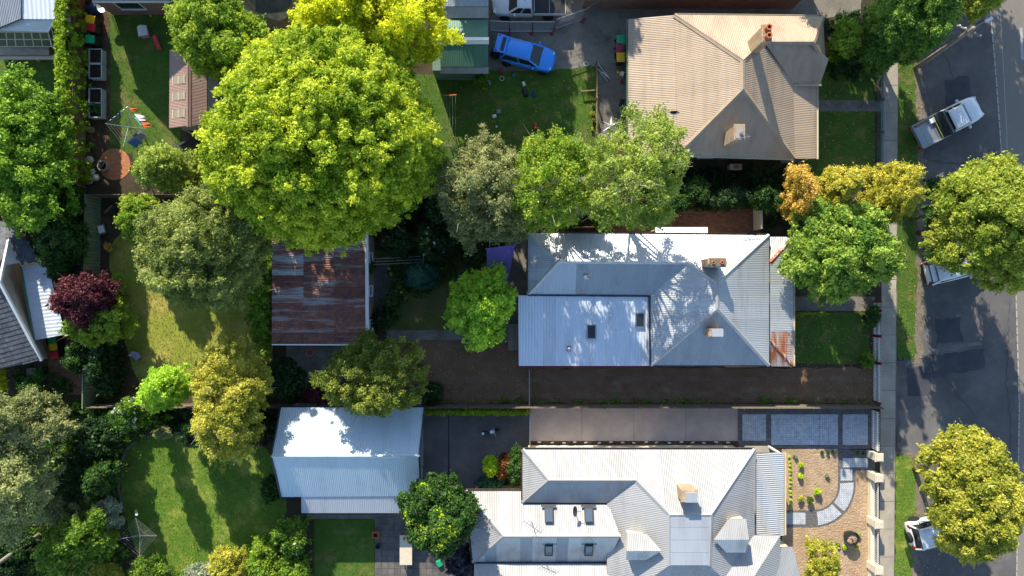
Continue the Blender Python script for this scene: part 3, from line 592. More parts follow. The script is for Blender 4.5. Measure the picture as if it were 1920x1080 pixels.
# second rear wing
E2, R2 = 2.9, 4.3; A2, B2 = (943, 1005, R2), (1163, 1005, R2)
slope(h, [(873, 921, E2), (980, 921, E2), (982, 942, 3.25), (1140, 942, 3.25), B2, A2], (0, 1), M['cream_roof'])
slope(h, [(873, 921, E2), A2, (887, 1055, E2)], (-1, 0), M['cream_roof'])
slope(h, [A2, B2, (1140, 1053, E2), (887, 1055, E2)], (0, -1), M['cream_roof'], mats=lambda i, j: M['zinc_blue'] if i in (1, 4, 7) else M['zinc'])
caps(h, [(A2, B2), (A2, (873, 921, E2)), (A2, (887, 1055, E2))], M['cream_roof'])
# third rear wing, runs out of the picture
A3, B3 = W(930, 1131, 4.3), W(1185, 1131, 4.3)
slope(h, None, (0, 1), M['cream_roof'], world_pts=[W(889, 1057, 3.0), W(1140, 1057, 3.0), B3, A3])
slope(h, None, (-1, 0), M['cream_roof'], world_pts=[W(889, 1057, 3.0), A3, Vector((W(889, 1057, 3.0).x, -23, 3.0))])
slope(h, None, (0, -1), M['cream_roof'], world_pts=[A3, B3, Vector((swx, -23, 3.)), Vector((W(889, 1057, 3.).x, -23, 3.0))])
gutters(h, [((980, 842.5, E), (1415, 842.5, E)), ((873, 920.5, E2), (980, 920.5, E2)), ((980, 942, E), (980, 843, E)), ((887, 1055, E2), (873, 921, E2))], M['fascia'])
MB().bar(W(983, 943, 3.31), W(1138, 944, 3.31), .12, .06).bar(W(888, 1056, 2.95), W(1138, 1055.5, 2.95), .12, .06).build('box_gutter', M['dark_steel'], h, True)
walls(h, rect(980, 843, 1415, 942, E), 3.2, M['cream_paint']); walls(h, rect(876, 921, 1145, 1054, E2, .45), 2.8, M['cream_paint'])
a, b_ = W(1142, 943, E), W(1413, 843, E); walls(h, [Vector((a.x+.5, sy+.5, 0)), Vector((b_.x-.45, sy+.5, 0)), Vector((b_.x-.45, b_.y-.5, 0)), Vector((a.x+.5, b_.y-.5, 0))], 3.19, M['cream_paint'])
a = W(893, 1062, 3.); walls(h, [Vector((a.x+.4, -22.6, 0)), Vector((swx+1, -22.6, 0)), Vector((swx+1, a.y-.1, 0)), Vector((a.x+.4, a.y-.1, 0))], 2.85, M['cream_paint'])
# dormers: box with a hipped cap
def dormer(pa, pb, pc, pd_, pe, pf):
    slope(h, [pa, pb, pc, pd_], (0, 1), M['cream_roof'], width=.75, thick=.06); slope(h, [pd_, pc, pe, pf], (0, -1), M['zinc'], width=.75, thick=.06)
dormer((1175, 1001, 5.02), (1213, 1001, 5.02), (1241, 1033, 5.5), (1175, 1033, 5.5), (1211, 1050, 5.1), (1175, 1050, 5.1))
dormer((1366, 973, 5.0), (1399, 973, 4.95), (1404, 1012, 5.4), (1338, 1012, 5.45), (1398, 1036, 4.95), (1362, 1036, 5.0))
for x0, x1, y0, y1, zt in ((1178, 1208, 1004, 1047, 4.95), (1366, 1397, 976, 1034, 4.9)):
    a, b_ = W(x0, y0, zt), W(x1, y1, zt); MB().box(((a.x+b_.x)/2, (a.y+b_.y)/2, zt/2+1.6), (b_.x-a.x, a.y-b_.y, zt-3.3)).build('dormer_wall', M['cream_paint'], h, True)
for px, py, z, t in ((1029, 965, 3.72, 1), (1104, 965, 3.72, 1), (1029, 1032, 3.55, -1), (1104, 1032, 3.55, -1)):
    c = W(px, py, z+.12); s_ = MB().box((c.x, c.y, c.z), (.56, .98, .12), rx=-t*R(29)).build('skylight', M['dark_steel'], h, True)
    MB().box((c.x, c.y, c.z+.065), (.42, .8, .02), rx=-t*R(29)).build('pane', M['glass_sky'], s_, True); MB().box((c.x, c.y+.52, c.z-.03+t*-.22), (1.0, .16, .05), rx=-t*R(29)).build('flashing', M['dark_steel'], s_, True)
c = W(1293, 931, 6.0); ch = MB().box((c.x, c.y, 5.1), (.95, .7, 1.8)).box((c.x, c.y, 5.85), (1.06, .82, .12)).build('chimney', M['brick_cream'], h, True); MB().box((c.x+.1, c.y-.05, 6.02), (.78, .62, .12)).build('chimney_cap', M['zinc_new'], ch, True)
p = W(1078, 958, 4.4); mm = MB().tube([(p.x, p.y-.1, 3.6), (p.x, p.y, 4.4)], .025, 6).build('mast', M['steel'], h, True); MB().lathe((p.x, p.y, p.z), [(.02, -.03), (.22, .02), (.36, .1), (.34, .1), (.02, 0)], 16, .4, 1).tube([p, p+Vector((.4, -.02, .08))], .015, 5).build('dish', M['dark_steel'], mm, True)
p = W(997, 985, 5.2); an = MB().tube([(p.x, p.y-.1, 4.0), p], .025, 6).bar(p+Vector((-.5, .25, -.05)), p+Vector((.6, -.5, -.05)), .03)
for i in range(7):
    e = p+Vector((-.5+i*.18, .25-i*.125, -.03)); an.bar(e+Vector((-.16, -.25, 0)), e+Vector((.16, .25, 0)), .018)
an.build('aerial', M['steel'], h, True)
# verandah and projecting front room
slope(h, [(1418, 849, 2.95), (1470, 849, 2.5), (1470, 1004, 2.5), (1418, 1004, 2.95)], (1, 0), M['zinc'], wave=.14, amp=.018); gutters(h, [((1471, 849, 2.5), (1471, 1004, 2.5))], M['cream_trim'])
for y in (852, 900, 950, 1000):
    p = W(1468, y, 2.5); MB().bar((p.x-.1, p.y, 0), (p.x-.1, p.y, 2.4), .12).build('verandah_post', M['white_paint'], h, True)
a, b_ = W(1418, 851, 2.5), W(1467, 1003, 2.5); MB().box(((a.x+b_.x)/2, (a.y+b_.y)/2, .08), (b_.x-a.x, a.y-b_.y, .26)).build('verandah_floor', M['concrete'], h, True)
P0 = W(1412, 1004, 3.4); P1 = W(1463, 1004, 3.4); zr = 5.2; rY = P0.y-3.3
slope(h, None, (0, 1), M['cream_roof'], world_pts=[P0, P1, Vector((P1.x-3.2, rY, zr)), Vector((P0.x-3.3, rY, zr))]); slope(h, None, (1, 0), M['cream_roof'], world_pts=[P1, Vector((P1.x, rY-3.3, 3.4)), Vector((P1.x-3.2, rY, zr))])
slope(h, None, (0, -1), M['cream_roof'], world_pts=[Vector((P1.x-3.2, rY, zr)), Vector((P1.x, rY-3.3, 3.4)), Vector((P0.x-3, rY-3.3, 3.4))])
walls(h, [Vector((P0.x-.5, rY-3, 0)), Vector((P1.x-.4, rY-3, 0)), Vector((P1.x-.4, P1.y-.4, 0)), Vector((P0.x-.5, P1.y-.4, 0))], 3.3, M['cream_paint'])
slope(h, [(1455, 1026, 3.3), (1487, 1026, 3.05), (1503, 1090, 3.0), (1440, 1090, 3.9)], (.35, 1), M['cream_roof']); 
a, b_ = W(1462, 1030, 3.), W(1486, 1090, 3.); walls(h, [Vector((a.x, b_.y, 0)), Vector((b_.x, b_.y, 0)), Vector((b_.x-.1, a.y, 0)), Vector((a.x, a.y, 0))], 2.9, M['cream_paint'])

# ---- pale blue-grey garage, south
h = house('garage', 'long pale steel gable roofed garage with a lean-to, beside the asphalt court', 650, 860, 'garage')
E, RZ = 2.7, 4.1; NL, NR, RL, RR, SL, SR = (526, 764, E), (796, 764, E), (509, 855, RZ), (786, 855, RZ), (527, 932, E), (790, 930, E)
slope(h, [NL, NR, RR, RL], (0, 1), M['garage_roof'], wave=.13); slope(h, [RL, RR, SR, SL], (0, -1), M['garage_roof'], wave=.13); caps(h, [(RL, RR)], M['garage_roof'], .1)
slope(h, [(565, 929, 2.66), (755, 928, 2.66), (755, 962, 2.3), (565, 962, 2.3)], (0, -1), M['zinc_new'], wave=.13); gutters(h, [((565, 962.5, 2.3), (755, 962.5, 2.3)), ((527, 932.5, E), (563, 932.5, E)), (NL, NR)], M['dark_steel'])
rc = rect(530, 765, 786, 931, E, .12); walls(h, rc, 2.6, M['tin_wall'])
for x in (rc[0].x+.02, rc[1].x-.02): 
    ym = (rc[0].y+rc[2].y)/2; MB().loft([[(x-.04, rc[0].y, 2.55), (x-.04, ym, 3.95), (x-.04, rc[2].y, 2.55)], [(x+.04, rc[0].y, 2.55), (x+.04, ym, 3.95), (x+.04, rc[2].y, 2.55)]]).build('gable', M['tin_wall'], h, True)
for p, q in ((NL, RL), (RL, SL), (NR, RR), (RR, SR)): MB().bar(W(*p)+Vector((0, 0, -.02)), W(*q)+Vector((0, 0, -.02)), .1, .16).build('barge_cap', M['dark_steel'], h, True)
walls(h, rect(566, 928, 754, 962, 2.4, .1), 2.2, M['tin_wall'])
MB().box((rc[1].x+.04, (rc[0].y+rc[2].y)/2+.6, 1.15), (.06, 4.2, 2.2)).build('garage_door', M['zinc_blue'], h, True)

# ---- rusty shed
h = house('rusty_shed', 'old shed with rusty patchwork corrugated iron roof beneath the big elm', 600, 540, 'shed')
RM = [M['rust_a'], M['rust_b'], M['rust_a'], M['rust_b'], M['rust_b'], M['rust_b'], M['rust_c'], M['rust_a'], M['rust_b']]
random.seed(5)
slope(h, [(510, 438, 3.05), (686, 434, 2.75), (688, 645, 2.75), (510, 645, 3.05)], (1, 0), M['rust_a'], width=.78, lap=2.05, mats=lambda i, j: random.choice(RM), amp=.016)
MB().bar(W(687.5, 436, 2.8), W(689, 645, 2.8), .22, .1).build('barge_cap', M['white_paint'], h, True); MB().bar(W(510, 646, 3.05), W(689, 646.5, 2.75), .08, .14).build('fascia_board', M['white_paint'], h, True)
walls(h, rect(511, 437, 690, 645, 2.9, .12), 2.62, M['timber_grey'])
ex = rect(511, 437, 690, 645, 2.9, .12)[1].x
for yy in (-2.6, -.2, 2.1): wall_window(h, (ex, yy-.4, 0), (ex, yy+.4, 0), 1.0, 1.9, (1, 0, 0), M['white_paint'], M['glass_dark'])
MB().box((ex+.03, -1.4, 1.), (.06, .85, 2.)).build('door', M['tile_lime'] if False else M['timber'], h, True)

# ---- green sheds, top
h = house('green_shed', 'green corrugated steel shed with white ridge beside the blue car', 865, 90, 'shed')
slope(h, [(826, 33, 2.6), (915, 33, 2.6), (915, 75, 3.2), (824, 75, 3.2)], (0, 1), M['green_roof']); slope(h, [(824, 76, 3.2), (915, 76, 3.2), (915, 125, 2.6), (826, 125, 2.6)], (0, -1), M['green_roof'])
caps(h, [((823, 76, 3.2), (916, 76, 3.2))], M['white_paint'], .14); slope(h, [(826, 125, 2.5), (916, 125, 2.5), (916, 138, 2.25), (826, 138, 2.25)], (0, -1), M['cream_roof'])
walls(h, rect(806, 34, 916, 134, 2.5, .15), 2.25, M['green_trim']); 
h = house('grey_shed', 'grey roofed outbuilding with curved cream eave behind the green shed', 860, 0, 'shed')
slope(h, [(805, -60, 3.4), (916, -60, 3.4), (916, 12, 3.1), (805, 12, 3.1)], (0, -1), M['zinc_blue']); slope(h, [(806, 12, 3.05), (916, 12, 3.05), (916, 34, 2.75), (812, 34, 2.75)], (0, -1), M['cream_roof'])
walls(h, rect(806, -60, 916, 24, 3., .15), 2.7, M['cream_paint'])

# ---- small brown-roofed shed, top-left
h = house('garden_shed', 'small brown corrugated gable shed with clear roof panels under the trees', 350, 170, 'shed')
polyc = flat('clear_sheet', rgb('8f8470'), .3)
slope(h, [(318, 93, 2.2), (353, 93, 2.75), (353, 236, 2.75), (317, 240, 2.2)], (-1, 0), M['shed_brown'], wave=.1, width=.72, mats=lambda i, j: M['shed_brown']); slope(h, [(354, 93, 2.75), (388, 93, 2.2), (388, 233, 2.2), (354, 236, 2.75)], (1, 0), M['shed_brown'], wave=.1, width=.72)
caps(h, [((353.5, 92, 2.75), (353.5, 237, 2.75))], M['shed_brown'], .09); rc = rect(320, 95, 387, 234, 2.2, .1); walls(h, rc, 2.1, M['tin_wall'])
xm = (rc[0].x+rc[1].x)/2; MB().loft([[(rc[0].x, rc[0].y+e, 2.05), (xm, rc[0].y+e, 2.62), (rc[1].x, rc[0].y+e, 2.05)] for e in (0, .06)]).build('gable', M['tin_wall'], h, True)
for y in (150, 180, 213):
    a = W(335, y, 2.47); s_ = MB().box(a, (1.0, .56, .05), ry=-R(22)).build('skylight_panel', polyc, h, True)
    for d_ in (-.5, 0, .5): MB().box(a+Vector((d_, 0, .02+d_*.4)), (.05, .6, .05), ry=-R(22)).build('glazing_bar', M['cream_trim'], s_, True)

# ---- top-left houses
h = house('sunroom_house', 'white metal roofed house corner with a glazed polycarbonate sunroom', 40, 40)
slope(h, None, (0, -1), M['white_roof'], world_pts=[W(-40, -60, 3.6), W(103, -60, 3.6), W(103, 36, 3.2), W(40, 36, 3.2), W(-40, 66, 3.2)], wave=.3, amp=.02)
slope(h, None, (-.3, -1), M['zinc_blue'], world_pts=[W(-60, -60, 3.75), W(39, -60, 3.7), W(39, 35, 3.35), W(-60, 75, 3.3)], wave=.15, amp=.012)
walls(h, [W(-60, 40, 3.1), W(103, 34, 3.1), W(103, -60, 3.1), W(-60, -60, 3.1)], 3.05, M['white_paint'])
# sunroom: sloped glazed roof with bars
def glazed(pa, pb, pc, pd_, nx, ny, nm, fr, gl):
    A, B, C, D = [W(*p) for p in (pa, pb, pc, pd_)]; f = MB(); 
    for i in range(nx+1): f.bar(A.lerp(B, i/nx), D.lerp(C, i/nx), .05, .05)
    for j in range(ny+1): f.bar(A.lerp(D, j/ny), B.lerp(C, j/ny), .06, .06)
    fo = f.build(nm, fr, h, True)
    for i in range(nx):
        for j in range(ny):
            q = lambda u, v: A.lerp(B, u).lerp(D.lerp(C, u), v)
            MB().add([q((i+e)/nx, (j+g)/ny)+Vector((0, 0, -.01)) for e, g in ((.02, .02), (.98, .02), (.98, .98), (.02, .98))], [(0, 1, 2, 3)]).build('pane', gl, fo, True)
gp1 = flat('poly_sheet', rgb('cfd0ca'), .3); gp2 = flat('glass_tint', rgb('4d5254'), .12, spec=.7)
glazed((-20, 58, 3.05), (40, 37, 3.1), (102, 37, 3.1), (90, 58, 2.75), 1, 1, 'roof_frame', M['white_paint'], gp1)
glazed((-20, 60, 2.75), (90, 60, 2.75), (97, 87, 1.5), (-20, 87, 1.5), 7, 2, 'roof_frame', M['cream_trim'], gp2)
glazed((90, 60, 2.75), (102, 39, 3.05), (110, 92, .9), (98, 88, 1.5), 2, 1, 'roof_frame', M['white_paint'], gp2)
glazed((103, 38, 3.05), (111, 40, 2.9), (120, 100, .3), (111, 92, .9), 1, 2, 'side_panel', M['white_paint'], M['tin_wall'])
a, b_ = W(-20, 88, 1.4), W(97, 102, .9); MB().box(((a.x+b_.x)/2, (a.y+b_.y)/2+.3, .6), (b_.x-a.x, 1.2, 1.2)).build('wall', M['brick_red'], h, True)
a, b_ = W(-20, 103, .9), W(124, 111, .9); MB().box(((a.x+b_.x)/2, (a.y+b_.y)/2, .86), (b_.x-a.x, .3, .06)).build('rail_shelf', M['cream_trim'], h, True)
for x in (0, 60, 118): p = W(x, 107, .8); MB().bar((p.x, p.y, 0), (p.x, p.y, .85), .1).build('rail_post', M['cream_trim'], h, True)
h = house('brick_building', 'red brick house wall with white framed window at the top edge', 240, 0)
a, b_ = W(170, -40, 2.7), W(318, 10, 2.7); bw = walls(h, [Vector((a.x, b_.y+.4, 0)), Vector((b_.x, b_.y+.4, 0)), Vector((b_.x, a.y+9, 0)), Vector((a.x, a.y+9, 0))], 2.97, M['brick_red'])
slope(h, None, (0, -1), M['slate'], world_pts=[Vector((a.x-.3, b_.y+.3, 3.0)), Vector((b_.x+.3, b_.y+.3, 3.0)), Vector((b_.x-.4, b_.y+4.2, 7.2)), Vector((a.x+.7, b_.y+4.2, 7.2))], wave=.3); slope(h, None, (0, 1), M['slate'], world_pts=[Vector((a.x-.3, a.y+9.5, 2.75)), Vector((b_.x+.3, a.y+9.5, 2.75)), Vector((b_.x-.4, b_.y+4.2, 7.2)), Vector((a.x+.7, b_.y+4.2, 7.2))], wave=.3)
gutters(h, [((172, 1, 3.), (318, 1, 3.))], M['white_paint']); wall_window(h, (a.x+1.2, b_.y+.4, 0), (a.x+3., b_.y+.4, 0), 1.1, 2.3, (0, -1, 0), M['white_paint'], M['glass_dark'])
h = house('dark_roofed_house', 'dark grey tiled house corner with window between the treetops', 510, 0)
a = W(560, 20, 2.7); walls(h, [a, a+Vector((0, 7, 0)), a+Vector((-6, 7, 0)), a+Vector((-6, .6, 0)), a+Vector((-1.3, -.7, 0))], 2.7, M['brick_cream'])
slope(h, None, (-.4, -1), M['slate'], world_pts=[W(480, 22, 2.75), W(515, 33, 2.75), W(548, 8, 2.75), W(560, -60, 4.5), W(480, -60, 4.5)], wave=.3)
slope(h, None, (-.5, 1), M['slate'], world_pts=[Vector((-22, 20, 4.3)), Vector((-14.5, 20, 4.3)), Vector((-14.5, 25, 2.75)), Vector((-22, 25, 2.75))], wave=.3)
p = W(527, 30, 1.4); wall_window(h, (p.x-.6, p.y-.25, 0), (p.x+.5, p.y+.6, 0), 1., 2.1, (.6, -.8, 0), M['white_paint'], M['glass_dark'])
h = house('brown_eaved_house', 'brick house edge with brown eave along the top of the gravel drive', 1130, -20)
a, b_ = W(1085, 0, 2.7), W(1530, 0, 2.7); slope(h, None, (0, -1), M['brown_roof'], world_pts=[Vector((a.x, a.y+.0, 2.7)), Vector((b_.x, b_.y+.1, 2.7)), Vector((b_.x-4, b_.y+4.2, 5.6)), Vector((a.x+1, a.y+4.2, 5.6))]); walls(h, [Vector((a.x+.5, a.y+.5, 0)), Vector((b_.x-.5, a.y+.5, 0)), Vector((b_.x-.5, a.y+8, 0)), Vector((a.x+.5, a.y+8, 0))], 2.6, M['brick_red'])
slope(h, None, (0, 1), M['brown_roof'], world_pts=[Vector((a.x, a.y+8.6, 2.7)), Vector((b_.x, b_.y+8.6, 2.7)), Vector((b_.x-4, b_.y+4.2, 5.6)), Vector((a.x+1, a.y+4.2, 5.6))])

# ---- left house with slate tiles
h = house('tiled_house', 'buff brick gabled house with dark slate tiled roof and white patio cover', 40, 590)
def tiled(poly, down, tw=.33, th=.31):
    P = [W(*p) for p in poly]; n = Vector()
    for i in range(len(P)):
        p, q = P[i], P[(i+1) % len(P)]; n += Vector(((p.y-q.y)*(p.z+q.z), (p.z-q.z)*(p.x+q.x), (p.x-q.x)*(p.y+q.y)))
    n.normalize(); 
    if n.z < 0: n = -n; P = P[::-1]
    c = sum(P, Vector())/len(P); zp = lambda x, y: c.z-(n.x*(x-c.x)+n.y*(y-c.y))/n.z
    m = len(P); top = [(p.x, p.y, zp(p.x, p.y)-.03) for p in P]
    ul = MB().add(top+[(x, y, z-.12) for x, y, z in top], [tuple(range(m)), tuple(range(2*m-1, m-1, -1))]+[(i, i+m, (i+1) % m+m, (i+1) % m) for i in range(m)]).build('roof_slope', M['slate'], h, True)
    d = Vector(down).normalized(); a = Vector((-d.y, d.x)); pl = [(p.x*a.x+p.y*a.y, p.x*d.x+p.y*d.y) for p in P]; d0, d1 = min(q[1] for q in pl), max(q[1] for q in pl)
    sw = [(q[1], q[0]) for q in pl]; r = 0; t = d0
    while t < d1:
        iv = interval(sw, min(t+th/2, d1-.01)); 
        if iv:
            s = iv[0]-(tw/2 if r % 2 else 0)
            while s < iv[1]:
                s0, s1 = max(s+.006, iv[0]), min(s+tw-.006, iv[1])
                if s1-s0 > .05 and W and -38 < a.x*s0+d.x*t < 38:
                    u = .03; k = random.uniform(-.006, .006); vs = []
                    for dd, hh in ((t, .0), (min(t+th+.03, d1), u)):
                        for ss in (s0, s1):
                            x, y = a.x*ss+d.x*dd, a.y*ss+d.y*dd; vs.append((x, y, zp(x, y)+hh+k))
                    vs += [(v[0], v[1], v[2]-.03) for v in vs]
                    o = MB().add(vs, [(0, 2, 3, 1), (2, 6, 7, 3), (0, 4, 6, 2), (1, 3, 7, 5)]).build('roof_tile', M['slate'], ul, True)
                    if o.data.polygons[0].normal.z < 0: o.data.flip_normals()
                s += tw
        t += th; r += 1
tiled([(-30, 480, 4.9), (0, 530, 4.75), (77, 675, 2.75), (0, 692, 2.75), (-30, 697, 2.75)], (.26, -1))
tiled([(17, 447, 3.6), (45, 442, 3.1), (72, 488, 2.6), (40, 497, 3.1)], (1, -.3))
tiled([(-40, 430, 3.3), (0, 420, 3.0), (55, 397, 2.7), (45, 441, 3.1), (16, 448, 3.7), (-10, 530, 4.9), (-40, 490, 4.9)], (.1, 1))
MB().bar(W(0, 529, 4.85), W(78, 676, 2.78), .16, .2).bar(W(0, 529, 4.85), W(17, 449, 3.7), .14, .2).build('bargeboard', M['white_paint'], h, True)
MB().add([W(16, 452, 3.6), W(3, 525, 4.7), W(76, 674, 2.7), W(97, 672, .0), W(40, 500, 0)], [(0, 1, 2, 3, 4)]).build('wall', M['brick_buff'], h, True)
MB().add([W(16, 451, 3.62), W(9, 497, 4.25), W(38, 493, 3.0)], [(0, 1, 2)]).build('gable', M['white_paint'], h, True)
MB().add([W(56, 398, 2.6), W(47, 441, 2.9), W(71, 487, 2.4), W(76, 487, 0), W(66, 400, 0)], [(0, 1, 2, 3, 4)]).build('wall', M['brick_buff'], h, True)
a, b_ = W(-60, 690, 2.6), W(74, 672, 2.6); MB().add([W(-40, 695, 2.6), W(76, 672, 2.6), W(97, 670, 0), W(-40, 690, 0)], [(0, 1, 2, 3)]).build('wall', M['brick_buff'], h, True)
slope(h, [(40, 499, 2.45), (88, 491, 2.3), (122, 627, 2.3), (65, 638, 2.45)], (1, .1), M['white_roof'], wave=.25, amp=.01); MB().bar(W(39, 499, 2.47), W(64.5, 638, 2.47), .12, .14).build('gutter', M['green_trim'], h, True)
for x, y in ((88, 495), (120, 624)): p = W(x, y, 2.2); MB().bar((p.x-.1, p.y, 0), (p.x-.1, p.y, 2.2), .09).build('patio_post', M['white_paint'], h, True)
MB().bar(W(122, 628, 2.2), W(140, 629, 2.0), .1, .2).build('patio_beam', M['white_paint'], h, True)
MB().box(W(62, 704, .1)+Vector((0, 0, .0)), (.7, 1.1, .3), R(5)).build('front_step', M['concrete_old'], h, True)
# ================================================================ TREES AND PLANTS
def lf(name, dark, light, trans, g=1.1):
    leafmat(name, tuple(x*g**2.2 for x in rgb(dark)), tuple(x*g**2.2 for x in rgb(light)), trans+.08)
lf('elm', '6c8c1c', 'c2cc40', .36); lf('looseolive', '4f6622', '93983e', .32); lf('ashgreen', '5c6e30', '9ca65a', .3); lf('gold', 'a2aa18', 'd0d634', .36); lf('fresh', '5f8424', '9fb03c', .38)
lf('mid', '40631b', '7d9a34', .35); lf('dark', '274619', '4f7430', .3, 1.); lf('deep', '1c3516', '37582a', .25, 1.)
lf('grey', '5e6a3c', '9ca06a', .3); lf('silver', '6d7a62', 'aeb59a', .3); lf('birch', '66802c', 'a5b355', .35)
lf('teal', '1f4a3a', '3f7058', .25, 1.); lf('plum', '46202a', '7d4048', .3, 1.); lf('olive', '868c2c', 'c6c056', .34)
lf('amber', '98842c', 'd6b65c', .3); lf('goldconifer', '868a2a', 'c6bc4c', .28); lf('glossy', '4a7226', 'a0b44c', .32)  # magnolia's lighter tone puts the yellowish leaf highlights into the colour
lf('streetlime', '6a8226', 'a9b048', .32); lf('streetgold', '7a842a', 'b8b44a', .3); lf('applegreen', '7fa82c', 'b4d048', .35); lf('leftgreen', '4f7a1e', '93b03c', .3); lf('gum', '6f7c44', 'a6ab72', .28); lf('conifer', '3a5e22', '7c9a3a', .2)
lf('hedge', '5d7f1c', 'a2b832', .35); lf('rustshrub', '5a3a1e', '86562c', .3); lf('bronze', '34323a', '55505c', .2, 1.); lf('limeplant', '8fae22', 'c8d838', .35)
lf('whiteflower', 'd8d4c4', 'f2efe4', .22, 1.); lf('pinkflower', 'c99aa0', 'ead2d2', .22, 1.)
pm('bark', rgb('6b5a46'), rgb('4d4033'), 3., .95, 20., .7, .6, 15., stretch=(1, 1, .2)); pm('bark_pale', rgb('b5ada0'), rgb('8b8274'), 3., .9, 20., .6, .3, 15., stretch=(1, 1, .2))
def leaves(C, Rr, n, leaf, rng, flat_=.35, tintb=0.):
    """n leaves round each clump centre C (k,3) of radius Rr (k,): ragged, uneven tufts"""
    k = len(C); idx = rng.choice(k, n, p=(Rr**2)/np.sum(Rr**2))
    u = rng.normal(size=(n, 3)); u /= np.linalg.norm(u, axis=1)[:, None]; u[:, 2] = np.abs(u[:, 2])*np.where(rng.random(n) < .75, 1, -1)
    ax = rng.uniform(.65, 1.35, size=(k, 3)); ax[:, 2] *= .75
    lump = 1+.28*np.sin(u[:, 0]*5+idx*1.7)*np.sin(u[:, 1]*5+idx*2.3)
    r = Rr[idx]*np.where(rng.random(n) < .1, rng.uniform(1., 1.45, n), rng.uniform(.35, 1.08, n)**.7)*lump
    P = C[idx]+u*r[:, None]*ax[idx]
    nn = u*.55+rng.normal(size=(n, 3))*.6+np.array([0, 0, flat_]); nn /= np.linalg.norm(nn, axis=1)[:, None]
    t = rng.normal(size=(n, 3)); t -= nn*np.sum(t*nn, 1)[:, None]; t /= np.linalg.norm(t, axis=1)[:, None]; b = np.cross(nn, t)
    s = leaf*np.clip(rng.lognormal(0, .38, n), .4, 2.2)[:, None]
    V = np.stack([P-t*s, P-b*s*.55+nn*s*.1, P+t*s, P+b*s*.55+nn*s*.1], 1)
    q_ = rng.uniform(0, 6.28, 3); ct = np.clip(rng.uniform(0., .85, k)+.22*np.sin(C[:, 0]*.9+q_[0])*np.sin(C[:, 1]*.9+q_[1]), 0, 1)
    tint = np.clip(ct[idx]+rng.normal(0, .24, n)+tintb+.12*u[:, 2], 0, 1)
    return V, np.repeat(tint, 4)
def fit1(p0, p1, zc, rz):
    """centre and half width of an ellipsoid whose outline, seen from the camera height, spans p0..p1"""
    s = (CAMH-zc)/FOC; X, r = (p0+p1)/2*s, (p1-p0)/2*s; th = np.linspace(0, 2*np.pi, 90)
    for _ in range(25):
        q = (X+r*np.cos(th))*FOC/(CAMH-zc-rz*np.sin(th)); lo, hi = q.min(), q.max()
        X += ((p0+p1)-(lo+hi))/2*s; r = max((p1-p0)/2*s*.55, r*max(.5, min(1.5, (p1-p0)/(hi-lo))))
    return X, r
